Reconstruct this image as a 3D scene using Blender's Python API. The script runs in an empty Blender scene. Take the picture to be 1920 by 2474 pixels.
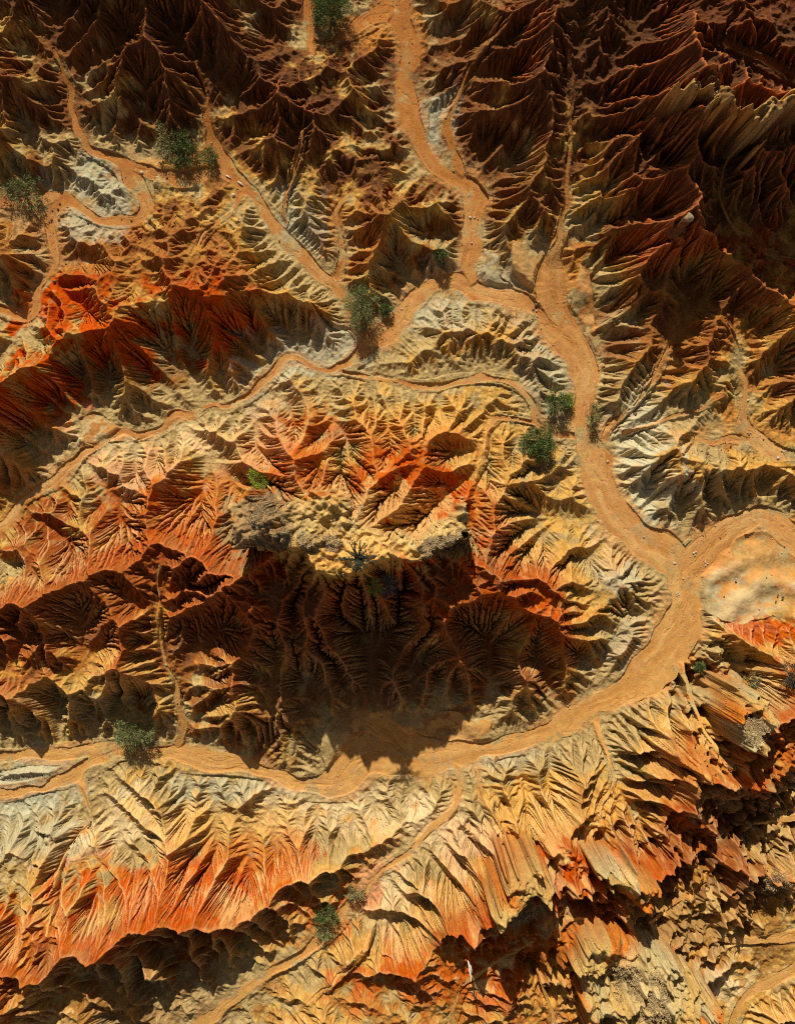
import bpy, bmesh, math, random, time
import numpy as np
from mathutils import Vector, Matrix

# ------------------------------------------------------------------ camera, sky, sun
scene = bpy.context.scene
col = scene.collection
HC_CAM = 82.0                      # the camera looks straight down from 82 m
cam_d = bpy.data.cameras.new("camera"); cam = bpy.data.objects.new("camera", cam_d); col.objects.link(cam)
cam.location = (0, 0, HC_CAM); cam.rotation_euler = (0, 0, 0)
cam_d.sensor_fit = 'VERTICAL'; cam_d.sensor_height = 36.0
cam_d.lens = 36.0 * HC_CAM / (2474 * 0.04)
cam_d.clip_end = 2000
scene.camera = cam

SUN_EL, SUN_AZ = 35.0, 10.0         # degrees; azimuth left of the top of the picture
world = bpy.data.worlds.new("World"); scene.world = world; world.use_nodes = True
wn = world.node_tree.nodes; wl = world.node_tree.links; wn.clear()
sky = wn.new('ShaderNodeTexSky'); sky.sky_type = 'NISHITA'; sky.sun_disc = False
sky.sun_elevation = math.radians(SUN_EL); sky.sun_rotation = math.radians(-SUN_AZ)
sky.dust_density = 0.6; sky.ozone_density = 0.6; sky.air_density = 0.6
bg = wn.new('ShaderNodeBackground'); bg.inputs[1].default_value = 0.06
wo = wn.new('ShaderNodeOutputWorld'); hsv = wn.new('ShaderNodeHueSaturation'); hsv.inputs['Saturation'].default_value = 0.28
wl.new(sky.outputs[0], hsv.inputs['Color']); wl.new(hsv.outputs[0], bg.inputs[0]); wl.new(bg.outputs[0], wo.inputs[0])
sd = bpy.data.lights.new("sun", 'SUN'); sun = bpy.data.objects.new("sun", sd); col.objects.link(sun)
sd.energy = 5.0; sd.angle = math.radians(0.5); sd.color = (1.0, 0.93, 0.80)
e, a = math.radians(SUN_EL), math.radians(SUN_AZ)
to_sun = Vector((-math.sin(a) * math.cos(e), math.cos(a) * math.cos(e), math.sin(e)))
sun.rotation_euler = to_sun.to_track_quat('Z', 'Y').to_euler(); sun.location = to_sun * 60
scene.view_settings.view_transform = 'Standard'; scene.view_settings.look = 'None'
scene.view_settings.exposure = 0.18; scene.view_settings.gamma = 1.0
scene.cycles.use_denoising = False; scene.cycles.pixel_filter_type = 'BLACKMAN_HARRIS'; scene.cycles.filter_width = 1.1
scene.cycles.max_bounces = 3; scene.cycles.diffuse_bounces = 2

# ------------------------------------------------------------------ terrain
# digitised plan of the place: (x, y) in photograph pixels, z in metres
PX = 0.04          # metres per photograph pixel on the wash level
HC = 82.0          # camera height over the wash
CX, CY = 960.0, 1237.0
MX0, MX1, MY0, MY1 = -190.0, 2110.0, -200.0, 2670.0
STEP = 1.6         # grid step, pixels at wash level

def plan(x, y, z):
    k = 1.0 - z / HC
    return CX + (x - CX) * k, CY + (y - CY) * k

# dry washes: x, y, z, half width
WASH = [
 [(1010,-190,3.2,26),(965,-60,2.9,28),(955,20,2.7,32),(985,80,2.5,24),(985,150,2.4,19),(986,210,2.3,19),(992,270,2.2,19),(1002,325,2.1,19),(1020,375,2.0,18),(1060,412,1.9,17),(1105,430,1.8,18),(1142,455,1.7,22),(1150,500,1.6,24),(1140,550,1.5,25),(1130,605,1.4,25),(1128,650,1.3,25),(1140,700,1.2,24)],
 [(955,20,2.7,30),(905,38,2.8,22),(860,60,3.0,12),(820,92,3.3,6)],
 [(748,-80,4.2,16),(745,20,4.0,15),(745,90,3.8,12),(752,130,4.2,5)],
 [(1350,800,0.9,36),(1314,757,1.0,26),(1270,735,1.05,22),(1210,712,1.1,22),(1150,692,1.1,22),(1097,682,1.1,20),(1038,694,1.2,22),(985,735,1.3,22),(955,775,1.35,24),(920,812,1.4,22),(890,838,1.4,16),(860,868,1.4,9),(827,893,1.4,8),(782,900,1.35,7),(748,883,1.3,7),(702,860,1.3,8),(668,889,1.25,7),(630,932,1.2,8),(589,968,1.1,8),(555,989,1.1,7),(513,979,1.0,5),(470,1000,1.0,6),(407,1009,1.0,6),(378,1050,0.9,8),(330,1048,0.9,9),(295,1039,0.8,8),(260,1060,0.8,7),(195,1083,0.7,8),(165,1130,0.6,9),(142,1160,0.6,8),(100,1178,0.5,9),(53,1205,0.5,9),(35,1248,0.4,9),(0,1284,0.4,9),(-120,1330,0.3,9)],
 [(1314,753,1.0,26),(1359,804,0.9,32),(1396,861,0.8,34),(1410,917,0.7,30),(1406,974,0.6,28),(1412,1031,0.55,27),(1421,1099,0.5,32),(1446,1178,0.45,36),(1484,1240,0.4,40),(1540,1300,0.3,40),(1600,1335,0.25,40),(1645,1370,0.2,38),(1655,1427,0.2,38),(1645,1495,0.15,46),(1622,1560,0.1,52),(1574,1620,0.1,46),(1507,1672,0.05,34),(1416,1722,0.05,26),(1325,1767,0.0,22),(1223,1795,0.0,22),(1133,1818,-0.05,24),(1065,1840,-0.1,32),(990,1825,-0.1,48),(900,1800,-0.15,52),(845,1850,-0.2,46),(800,1895,-0.2,24),(731,1907,-0.25,17),(649,1862,-0.3,17),(560,1835,-0.3,20),(501,1832,-0.3,22),(437,1821,-0.35,20),(354,1815,-0.35,17),(283,1810,-0.4,16),(177,1820,-0.4,15),(88,1827,-0.5,14),(0,1834,-0.5,15),(-140,1845,-0.6,15)],
 [(990,1825,-0.1,40),(930,1770,0.0,34),(880,1735,0.3,20)],
 [(283,1810,-0.4,12),(215,1850,-0.4,13),(150,1885,-0.4,11),(70,1905,-0.45,11),(0,1920,-0.5,12),(-140,1935,-0.5,12)],
 [(1645,1370,0.2,36),(1716,1301,0.3,34),(1793,1250,0.5,30),(1850,1240,0.6,28),(1890,1275,0.7,26),(1925,1320,0.8,24),(2060,1400,1.0,24)],
 [(2060,1120,2.6,22),(1925,1100,2.4,20),(1860,1088,2.3,18),(1810,1055,2.4,14),(1790,995,2.7,10),(1793,936,3.0,8),(1787,877,3.4,5),(1765,812,4.0,3),(1740,770,5.0,2)],
 [(1810,1060,2.4,14),(1740,1075,2.2,8),(1690,1062,2.1,4)],
 [(1350,790,0.9,30),(1335,740,1.1,26),(1325,690,1.4,40),(1335,640,1.7,24),(1352,590,2.4,12),(1358,543,2.8,5),(1371,490,3.4,4),(1371,413,4.2,3),(1376,354,4.9,3),(1386,283,5.6,3),(1386,200,6.5,2),(1368,150,7.2,2),(1380,80,8.4,2)],
 [(1110,425,1.9,8),(1091,360,2.2,10),(1073,300,2.5,7),(1097,248,2.9,4),(1126,200,3.4,3),(1144,147,4.2,2),(1180,90,5.4,2)],
 [(905,825,1.4,12),(868,775,1.6,15),(838,731,1.8,14),(796,684,2.0,14),(737,637,2.2,15),(678,572,2.4,15),(637,519,2.6,15),(602,466,2.8,17),(566,420,2.9,20),(531,370,3.0,12),(507,330,3.2,8),(501,283,3.6,4),(495,225,4.3,3),(470,150,5.5,2)],
 [(602,466,2.8,8),(566,470,2.9,6),(554,519,3.1,5),(501,555,3.5,4),(478,600,3.9,2),(470,640,4.4,2)],
 [(814,680,1.95,7),(823,619,2.3,7),(814,560,2.5,6),(817,513,2.8,6),(844,478,3.1,5),(897,466,3.4,4),(926,437,3.7,3),(940,401,4.1,2)],
 [(690,580,2.4,3),(680,501,3.1,3),(702,425,3.7,3),(726,378,4.2,2),(735,320,5.0,2)],
 [(130,120,5.0,2),(153,171,4.4,3),(180,215,4.0,4),(177,260,3.7,6),(201,313,3.4,9),(210,360,3.1,11),(254,369,3.0,11),(307,392,2.9,15),(318,431,2.8,15),(342,466,2.75,14),(350,505,2.7,14),(325,533,2.6,13),(277,534,2.5,11),(224,515,2.4,11),(171,487,2.3,12),(130,490,2.2,12),(118,531,2.1,9),(136,590,1.9,9),(147,631,1.8,8),(100,667,1.6,7),(86,708,1.5,7),(88,743,1.4,7),(50,770,1.3,7),(0,745,1.2,7),(-120,740,1.0,7)],
 [(310,392,2.9,14),(360,420,2.9,13),(413,432,2.9,13),(470,425,2.9,14),(520,400,2.95,14),(566,430,2.9,14)],
 [(-120,470,2.5,10),(0,475,2.4,12),(60,485,2.3,12),(130,490,2.2,12)],
 [(1090,1832,-0.1,10),(1109,1883,0.2,8),(1096,1948,0.5,7),(1050,1995,0.8,6),(1008,2048,1.1,6),(950,2085,1.2,5),(897,2120,1.2,6),(850,2185,1.1,8),(826,2215,1.0,9),(737,2285,0.9,12),(649,2340,0.8,11),(590,2385,0.7,11),(531,2435,0.6,11),(460,2500,0.5,11),(380,2600,0.4,11)],
 [(1445,1745,0.05,10),(1450,1790,0.6,4),(1469,1824,1.0,3),(1486,1883,1.7,2),(1463,1930,2.4,2),(1450,1990,3.2,2)],
 [(1145,1860,0.2,4),(1160,1930,1.0,2),(1220,2030,4.0,2)],
 [(1398,1065,0.5,12),(1340,1045,0.8,10),(1298,1018,1.1,6),(1292,959,1.3,6),(1250,924,1.5,6),(1174,912,1.7,7),(1097,918,1.7,7),(1038,938,1.7,6),(950,924,1.6,5),(895,912,1.5,4),(830,898,1.4,4)],
 [(1298,1018,1.1,5),(1203,1000,1.6,4),(1185,1036,2.0,3),(1180,1107,3.0,2),(1156,1154,4.2,2)],
 [(195,1880,-0.3,6),(200,1935,0.3,4),(215,1983,0.8,4),(150,2042,1.4,3),(130,2119,2.3,3),(136,2190,3.4,2),(112,2267,4.8,2)],
 [(437,1810,-0.3,10),(442,1720,0.8,5),(425,1655,1.6,4),(396,1600,2.3,3),(376,1508,3.2,3),(378,1449,4.2,2),(385,1366,5.6,2)],
 [(1640,1600,0.2,10),(1650,1659,0.8,6),(1675,1718,1.6,5),(1705,1771,2.6,3),(1730,1810,3.6,2)],
 [(2060,2290,3.0,20),(1925,2335,2.8,13),(1834,2382,2.6,12),(1770,2440,2.5,10),(1740,2560,2.3,10)],
 [(2060,1930,1.5,12),(1930,1970,1.8,9),(1860,1985,2.2,4),(1800,1990,3.0,2)],
 [(1960,2270,2.8,16),(1880,2260,3.0,10),(1760,2275,3.4,6),(1690,2265,4.0,4),(1600,2210,5.0,3)],
 [(1640,760,3.6,2),(1610,860,2.8,3),(1560,940,2.0,4),(1490,1010,1.2,7),(1455,1060,0.6,8)],
 [(1750,960,3.2,4),(1690,985,2.6,4),(1600,1010,2.0,4),(1510,1040,1.2,5)],
 [(1780,340,8.0,2),(1730,440,6.8,2),(1760,540,5.8,2),(1830,600,5.0,3),(1925,640,4.2,3),(2060,660,3.6,3)],
 [(1380,60,8.6,2),(1460,20,9.6,2)],
 [(1560,700,4.6,3),(1500,760,3.0,4),(1430,800,1.4,8)],
 [(1740,100,10.5,4),(1830,150,9.5,5),(1925,200,8.8,6),(2060,210,8.0,8)],
 [(700,2470,2.5,3),(780,2400,2.8,2),(850,2330,3.2,2),(900,2270,3.8,2)],
 [(1090,2520,3.6,4),(1100,2440,4.0,3),(1120,2380,4.6,3),(1190,2330,5.2,3),(1290,2270,6.5,2)],
 [(1480,2260,6.0,3),(1400,2200,6.6,3),(1340,2250,6.4,3),(1300,2330,6.0,3),(1330,2420,5.4,3),(1340,2540,5.0,3)],
 [(1700,2130,4.2,6),(1640,2170,4.4,5),(1560,2230,5.0,4)],
]
# crests: x, y, z
RIDGE = [
 [(-160,960,8.5),(0,930,8.5),(59,888,8.6),(118,862,9.0),(189,829,9.2),(260,790,9.0),(330,749,8.8),(401,714,8.4),(450,722,7.6),(501,737,7.0),(566,696,6.0),(625,696,5.4),(680,712,5.0),(737,722,4.2),(790,770,3.0)],
 [(283,790,8.6),(310,840,7.2),(345,895,4.8)],
 [(189,829,9.0),(215,880,7.2),(240,940,4.8)],[(118,862,8.8),(135,930,6.8),(150,990,4.0)],
 [(413,730,7.8),(450,830,6.0),(484,877,4.6),(531,918,2.6)],
 [(600,700,5.4),(610,760,4.5),(600,830,3.0)],
 [(-140,985,7.8),(0,971,7.5),(77,989,6.8),(118,1040,5.0),(185,1054,2.8)],[(0,975,7.4),(30,1060,5.2),(60,1120,3.0)],
 [(60,888,8.4),(25,800,6.0),(-20,790,5.0)],[(189,829,9.0),(150,770,6.0),(120,740,4.0)],[(330,749,8.6),(300,700,6.6),(270,650,5.0),(230,610,4.0)],[(401,714,8.2),(400,660,6.4),(390,600,5.0),(350,570,3.6)],
 [(501,737,6.8),(520,670,5.6),(560,610,4.4)],
 [(507,-120,10.5),(507,0,11.4),(566,53,11.2),(619,112,10.4),(684,147,9.6),(737,124,8.6),(773,77,8.6),(802,100,7.8),(850,112,8.4),(885,136,6.6),(944,142,4.0)],
 [(619,112,10.4),(637,171,9.2),(631,206,8.8),(640,265,8.4),(649,319,6.8),(634,360,5.0),(650,420,3.6)],[(640,265,8.2),(700,330,5.6),(720,350,4.6)],[(640,265,8.2),(590,320,5.4),(560,350,3.6)],
 [(684,147,9.6),(714,195,8.8),(767,242,8.0),(773,277,7.2),(790,330,6.2),(808,354,5.6),(850,430,4.4)],[(773,277,7.2),(840,300,5.4),(890,330,4.0),(940,340,2.8)],[(790,330,6.2),(740,390,5.4),(735,450,4.0)],[(808,354,5.6),(880,350,4.4),(940,370,3.4),(960,380,3.4)],
 [(850,112,8.4),(826,147,7.6),(835,236,5.8),(909,277,4.6),(948,318,3.0)],[(850,118,8.2),(900,180,5.6),(940,240,3.6)],
 [(619,112,10.2),(566,142,8.6),(566,183,7.2),(525,248,4.2)],[(737,124,8.6),(790,170,6.6),(810,210,5.4)],
 [(348,-140,10.8),(348,0,10.8),(342,59,10.0),(319,124,9.2),(307,171,8.4),(313,212,7.6),(300,283,5.6),(258,336,3.6)],
 [(342,59,10.0),(378,88,9.2),(425,147,7.6),(462,192,5.4)],[(307,171,8.4),(248,195,6.4),(200,232,4.4)],[(313,212,7.4),(360,270,5.4),(380,310,4.2)],[(348,0,10.8),(420,30,9.6),(450,100,7.4)],
 [(277,-60,10.2),(277,0,9.8),(236,65,8.2),(196,147,5.0)],[(100,-120,9.4),(110,0,8.6),(130,70,6.4)],
 [(-140,180,9),(0,183,8.8),(35,242,8.6),(41,260,8.6),(12,300,7.4),(-60,330,7.0)],[(0,183,8.8),(106,171,5.4)],[(35,242,8.4),(147,236,4.6)],[(41,260,8.6),(77,271,7.2),(177,319,3.6)],[(41,260,8.6),(88,354,5.2),(110,410,3.0)],[(12,300,7.4),(10,380,4.6)],
 [(1026,410,5.8),(1008,425,7.0),(1000,472,7.8),(968,531,8.6),(932,566,8.2),(890,619,7.0),(861,661,4.6)],[(944,354,3.4),(999,389,5.0),(1026,410,5.8)],
 [(1003,445,7.4),(1038,501,5.8),(1091,543,3.0)],[(968,531,8.4),(1010,590,6.2),(1040,640,3.6)],[(932,566,8.2),(940,640,6.4),(950,670,4.8)],[(968,531,8.4),(900,530,5.6),(860,540,4.0)],[(1000,472,7.4),(930,490,5.0)],
 [(1303,-100,11.5),(1310,0,11.6),(1327,50,11.8),(1327,118,11.6),(1333,177,11.0),(1321,230,10.4),(1303,277,10.0),(1268,319,9.8),(1274,348,9.4),(1280,413,8.8),(1285,470,7.2),(1300,545,4.2)],
 [(1268,319,9.8),(1197,289,7.6),(1144,260,5.6),(1090,283,3.6)],[(1333,177,10.8),(1250,206,8.0),(1170,225,5.0)],[(1327,118,11.4),(1215,136,8.0),(1160,156,5.0)],[(1327,50,11.6),(1215,59,8.4),(1190,75,6.6)],[(1310,250,10),(1240,262,7.4),(1200,255,5.6)],
 [(1126,-60,7.4),(1126,0,7.0),(1090,35,5.4),(1022,59,3.4)],[(1120,100,5.6),(1090,170,3.6)],[(1150,10,7),(1130,70,6),(1120,100,5.6)],
 [(1280,380,9.2),(1330,375,7.2),(1360,400,5.2)],[(1280,430,8.6),(1203,454,7.0),(1170,495,3.4)],[(1203,454,6.8),(1215,510,6.0),(1222,549,5.6),(1232,580,4.6)],[(1303,277,9.8),(1345,310,7.2),(1372,330,5.4)],[(1280,420,8.6),(1320,480,6.0),(1345,520,3.8)],
 [(1622,-100,13),(1622,0,13.2),(1646,71,13.8),(1652,147,14.4),(1663,189,14.6),(1610,260,13.6),(1598,313,12.8),(1569,340,10.4),(1551,413,7.0)],
 [(1663,189,14.6),(1705,215,14.8),(1775,233,14.8),(1823,286,14.8),(1876,295,14.6),(1925,265,14.6),(2070,230,14)],
 [(1622,0,12.6),(1705,8,12.2),(1775,30,12.0),(1846,50,11.8),(1864,106,11.2),(1925,140,10.6),(2060,150,10)],
 [(1610,262,13.4),(1628,354,12.8),(1643,389,12.0),(1637,501,9.6),(1660,528,10.2),(1675,572,9.0),(1746,602,9.2),(1805,643,9.2),(1864,667,9.0),(1925,708,8.4),(2060,760,8)],
 [(1637,520,9.6),(1622,584,8.8),(1593,625,8.4),(1557,655,8.0),(1510,673,7.2),(1451,670,6.0),(1421,655,4.0)],[(1622,560,8.8),(1510,578,6.6),(1405,614,3.4)],
 [(1610,262,13.2),(1528,283,9.4),(1398,307,6.0)],[(1590,325,12),(1516,378,8.4),(1400,425,4.8)],[(1551,413,8.2),(1480,440,6.4),(1392,480,3.8)],[(1637,480,9.6),(1520,500,6.4),(1392,540,3.2)],[(1646,71,13.6),(1510,112,9.8),(1392,190,7.0)],[(1652,147,14),(1520,200,9.4),(1395,250,6.4)],[(1640,30,13.2),(1500,60,10.8),(1400,110,8.4)],
 [(1660,528,10),(1669,619,8.6),(1675,661,8.2),(1663,726,7.8),(1687,773,7.2),(1705,800,6.8),(1687,865,6.2),(1681,912,5.4),(1640,975,3.4)],[(1687,773,7.0),(1620,780,5.6),(1569,800,4.8),(1510,825,3.6),(1455,850,2.2)],[(1687,865,6.0),(1622,895,4.6),(1560,930,2.8)],[(1663,726,7.6),(1590,740,5.6),(1540,770,4.0)],[(1705,800,6.8),(1740,870,5.4),(1750,920,4.0)],
 [(1840,665,9.0),(1829,726,8.0),(1876,800,7.2),(1887,835,6.8),(1893,894,6.0),(1911,953,4.4)],[(1829,726,7.8),(1770,750,6.4),(1735,790,5.0)],[(1887,835,6.8),(1830,860,5.0)],[(1893,894,6.0),(1840,920,4.0)],[(1925,708,8.2),(1960,850,6.6),(1960,1000,4)],
 [(1528,1010,2.2),(1570,1040,3.4),(1628,1045,3.8),(1657,1125,3.6),(1716,1178,3.6),(1805,1130,3.6),(1870,1150,3.8),(1925,1170,4.2),(2060,1190,4.6)],
 [(1500,1130,1.6),(1530,1185,2.2),(1598,1213,2.6),(1636,1280,1.6)],[(1716,1178,3.4),(1720,1230,2.2)],[(1805,1130,3.4),(1810,1190,2.4)],
 [(1628,1045,3.6),(1560,1110,2.4)],
 [(667,924,3.6),(661,995,5.8),(622,1048,8.0),(622,1113,10.4),(614,1166,13.0)],[(661,995,5.6),(640,985,4.6)],[(640,1030,7.0),(590,1010,4.6)],[(622,1113,10.2),(560,1070,6.6),(540,1030,4.2)],
 [(342,1130,5.0),(342,1201,6.8),(348,1248,8.8),(366,1266,9.8),(413,1284,10.6),(484,1313,11.6),(543,1255,13.0)],[(342,1201,6.6),(290,1160,4.4)],[(600,1160,12.2),(520,1130,8.2),(480,1090,5.0),(440,1060,3.0)],[(560,1190,12),(470,1170,7.4),(440,1110,4.6)],[(413,1284,10),(430,1210,8.0),(450,1150,6.2)],
 [(366,1266,9.8),(324,1319,9.4),(289,1331,8.8),(260,1343,8.0),(224,1290,6.6),(165,1231,4.8),(118,1212,3.0)],[(260,1343,8.0),(150,1370,5.0)],
 [(289,1331,8.6),(262,1366,8.6),(230,1430,8.4),(218,1478,8.2),(260,1537,7.8),(277,1585,7.0),(319,1641,6.0),(378,1700,4.6),(430,1722,2.4)],
 [(218,1478,8.0),(150,1465,7.6),(88,1478,7.6),(24,1425,7.6),(-120,1410,7.4)],[(153,1396,5.0),(142,1425,6.6),(150,1465,7.4)],[(83,1315,3.6),(140,1390,5.0)],[(24,1425,7.4),(40,1350,4.6)],[(88,1478,7.4),(59,1531,5.8),(18,1579,3.6)],[(150,1465,7.4),(150,1560,5.0),(190,1640,2.6)],[(260,1537,7.6),(230,1620,5.0),(240,1690,2.4)],
 [(-120,1640,4.8),(0,1690,4.4),(60,1680,4.8),(130,1680,4.8),(200,1730,3.6),(262,1775,1.0)],[(0,1615,2.6),(100,1655,3.0)],
 [(549,1318,12.0),(551,1390,10.6),(549,1478,9.0),(555,1514,8.6),(584,1567,8.6),(572,1630,7.8),(578,1688,6.4),(549,1736,4.8),(490,1790,1.2)],[(549,1478,8.8),(470,1500,6.6),(400,1530,4.2)],[(551,1390,10),(470,1430,7.0),(410,1460,5)],[(572,1630,6.4),(500,1650,4.2),(455,1690,2.4)],[(555,1560,8),(480,1580,5.8),(420,1600,3.4)],
 [(950,1050,6.4),(1026,1130,8.6),(1032,1183,10.4),(1110,1236,13.4)],[(1026,1130,8.4),(1115,1077,6.4),(1103,1001,4.2)],[(930,965,4.0),(950,1050,6.4)],[(761,1005,6.4),(708,1065,9.0),(630,1115,11.2)],[(761,1005,6.4),(840,990,4.6)],[(791,1083,8.6),(720,1110,10.6),(655,1178,13.0)],
 [(960,1055,6.6),(925,1110,10.0),(900,1160,12.4)],[(1121,1150,8.4),(1150,1200,10.6),(1140,1240,13)],[(1121,1150,8.0),(1190,1110,5.0),(1240,1080,2.8)],[(1180,1250,11.6),(1240,1200,7.6),(1270,1150,4.4),(1330,1110,2.0)],[(997,955,3.8),(1010,1060,6.0),(1026,1130,8.6)],[(780,940,3.0),(800,1000,5.0),(850,1060,7.0)],
 [(1156,1278,11.6),(1250,1275,9.8),(1340,1272,8.0),(1380,1307,6.0),(1395,1370,4.0)],[(1250,1278,9.8),(1290,1340,8.6),(1333,1396,7.4),(1410,1432,4.0)],[(1335,1275,9.4),(1360,1220,5.4),(1390,1190,2.6)],
 [(1130,1310,12),(1160,1400,9.4),(1209,1449,8.4),(1286,1467,7.6),(1333,1502,6.8),(1392,1543,5.6),(1451,1573,4.0),(1490,1592,2.4)],[(1286,1467,7.4),(1350,1460,4.6)],
 [(1015,1385,11.0),(1044,1467,8.6),(1050,1550,7.8),(1079,1606,7.0),(1115,1647,6.4),(1200,1671,4.6)],[(1044,1467,8.6),(1109,1490,8.2),(1156,1508,7.6),(1209,1549,7.4),(1221,1600,6.4),(1290,1640,4.0)],
 [(755,1425,9.6),(761,1561,6.2),(808,1635,3.4)],[(860,1430,9.6),(870,1540,6.2),(900,1630,3.4)],[(660,1420,9.6),(650,1540,6.4),(670,1640,4.0),(650,1720,2)],
 [(1520,1500,1.0),(1545,1540,1.4),(1520,1600,1.2),(1465,1655,0.8)],[(1440,1370,2.0),(1500,1395,2.8),(1540,1425,1.6)],
 [(1740,1430,1.2),(1800,1440,2.0),(1860,1490,3.0),(1925,1520,4)],
 [(1663,1455,2.2),(1699,1496,4.4),(1746,1543,5.8),(1834,1573,6.6),(1925,1560,7.2),(2060,1540,8)],[(1700,1620,2.6),(1775,1640,6.0)],[(1699,1496,4.2),(1690,1560,3.0)],[(1746,1543,5.4),(1740,1600,5.6)],
 [(-140,2440,10),(0,2420,9.6),(59,2396,9.8),(177,2332,9.8),(236,2302,9.8),(307,2278,9.8),(342,2252,10.0),(401,2284,9.4),(437,2278,9.4),(460,2225,9.8),(490,2220,10.0),(560,2219,9.4),(614,2196,9.2),(661,2143,9.2),(696,2090,9.0),(749,2060,8.6),(796,2066,7.6),(873,2048,4.6)],
 [(560,2219,9.2),(660,2225,7.0),(785,2178,3.4)],[(661,2143,9.0),(761,2149,5.2)],[(437,2278,9.2),(520,2300,7.2),(608,2324,3.6)],[(401,2284,9.2),(400,2360,6.6),(410,2426,4.8),(470,2458,2.0)],[(796,2066,7.4),(830,2095,4.6)],
 [(737,1995,4.6),(749,2060,8.4)],[(696,2090,8.8),(660,2040,6.0),(640,1980,3.8),(630,1930,1.8)],[(600,2200,9),(590,2120,6.4),(560,2040,4.2),(545,1960,2.4)],[(490,2220,9.8),(500,2150,7.4),(480,2090,5.6),(500,2000,3.6),(500,1930,2.2)],
 [(342,2252,10),(324,2178,9.0),(319,2101,7.6),(378,2037,6.8),(366,1966,5.6),(378,1930,4.0),(350,1900,2.4)],[(378,2030,6.6),(440,2000,4.6),(500,1925,2.6)],[(366,1966,5.4),(320,1930,3.2)],[(378,1930,4),(440,1930,3.2),(500,1918,2.2)],
 [(324,2178,8.6),(236,2113,6.2),(153,2119,4.2)],[(77,2225,7.0),(24,2131,5.4),(-40,2040,4.0)],[(59,2396,9.4),(77,2300,8.2),(77,2225,7.0)],[(200,2310,9.4),(177,2249,7.4),(159,2178,5.6)],[(24,2131,5.2),(60,2060,3.2)],[(100,1990,2.0),(120,2000,2.6),(70,1980,2.2)],
 [(873,1990,4.6),(920,1972,6.4),(999,1954,5.4),(1035,1965,4.0)],[(999,1954,5.4),(1020,1900,2.6)],[(920,1972,6.2),(880,1930,3.2),(860,1910,1.6)],
 [(0,1880,0.3),(80,1872,0.5),(140,1862,0.3)],[(655,1850,0.2),(700,1868,0.9),(755,1888,0.4)],
 [(920,2560,8),(955,2444,8.4),(955,2408,9.0),(1003,2379,9.6),(1050,2308,10.4),(1115,2255,11.4),(1180,2237,12.0),(1215,2249,12.4)],[(955,2408,8.8),(950,2385,8.4),(838,2314,5.0),(800,2310,3.0)],[(1050,2308,10),(960,2240,7.4),(900,2180,4.6)],[(1115,2255,11),(1030,2180,7.8),(960,2150,5.0),(960,2120,3.0)],[(860,2560,6),(800,2440,4.4),(760,2400,3.0)],
 [(1085,2054,4.0),(1140,2090,7.6),(1200,2119,11.2)],[(1144,1883,2.8),(1174,1954,5.2),(1203,2037,8.4),(1227,2110,11.4)],[(1060,2070,2.8),(1085,2054,3.6)],
 [(1215,2118,11.6),(1298,2096,11.2),(1351,2072,10.6),(1404,2058,9.6)],[(1274,1865,2.4),(1286,1930,4.8),(1298,1989,7.0),(1321,2066,10.4)],[(1404,1836,2.4),(1415,1895,4.6),(1400,1978,7.0),(1404,2058,9.4)],[(1298,1989,7),(1250,1960,5.2),(1220,1900,2.8)],[(1340,1860,1.8),(1345,1920,4.0),(1370,1990,6.4)],
 [(1357,2131,11.6),(1475,2155,11.0),(1534,2107,10.6),(1600,2080,10.0),(1740,2019,9.6)],[(1475,2155,10.6),(1470,2040,8.2),(1469,1989,5.4)],[(1534,2107,10.4),(1530,2040,8.0)],[(1486,1895,3.6),(1569,1936,6.6),(1687,1978,9.6),(1740,2019,9.8)],
 [(1498,1836,3.2),(1616,1865,7.0),(1687,1895,9.6),(1764,1913,10.6),(1864,1919,9.6)],[(1539,1765,2.4),(1616,1789,6.0),(1687,1850,9.4),(1730,1860,10.2)],[(1560,1720,2.2),(1598,1700,3.6),(1640,1740,3.6)],
 [(1764,1913,10.2),(1800,1850,8.8),(1830,1800,8.6)],
 [(1620,2180,9.6),(1700,2110,9.2),(1775,2113,9.6),(1888,2072,9.4),(2060,2050,9)],[(1746,2190,8.6),(1793,2214,6.4),(1817,2261,5.2),(1864,2284,4.2)],[(1775,2113,9.4),(1746,2190,8.6)],[(1870,2143,9.4),(1925,2190,9.0),(2060,2220,8.6)],
 [(1657,2308,8.6),(1699,2367,8.8),(1758,2426,7.4)],[(1860,2480,5),(1925,2440,5.6),(2060,2420,6)],[(1170,2400,8.0),(1200,2350,8.8),(1260,2340,8.6),(1290,2420,8.0)],[(1200,2350,8.6),(1180,2440,7.6),(1160,2540,7)],[(1340,2300,10),(1420,2310,11),(1500,2290,11)],
 [(1132,2320,8.6),(1136,2335,8.2)],

 [(880,892,1.5),(945,855,2.8),(1000,832,3.2),(1060,822,2.8),(1110,800,3.0)],[(1156,757,3.0),(1144,790,3.6),(1200,800,3.4),(1250,850,3.0),(1290,900,2.6),(1312,955,2.2)],[(1156,757,3.0),(1090,765,2.8),(1060,800,2.6)],[(1156,757,3.0),(1185,745,2.2)],[(1200,800,3.2),(1235,775,2.4)],[(1250,850,2.8),(1300,840,2.0)],[(1000,832,3.0),(1000,790,2.2),(1010,745,1.8)],
 [(395,470,3.8),(384,513,4.6),(378,556,4.8),(330,600,4.6),(300,612,4.0)],[(395,478,4.0),(450,490,4.2),(520,500,3.6)],[(384,513,4.6),(440,530,4.6),(480,536,4.2)],[(378,556,4.8),(430,570,4.6),(470,590,4.4)],[(384,500,4.2),(360,480,3.2)],
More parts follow.
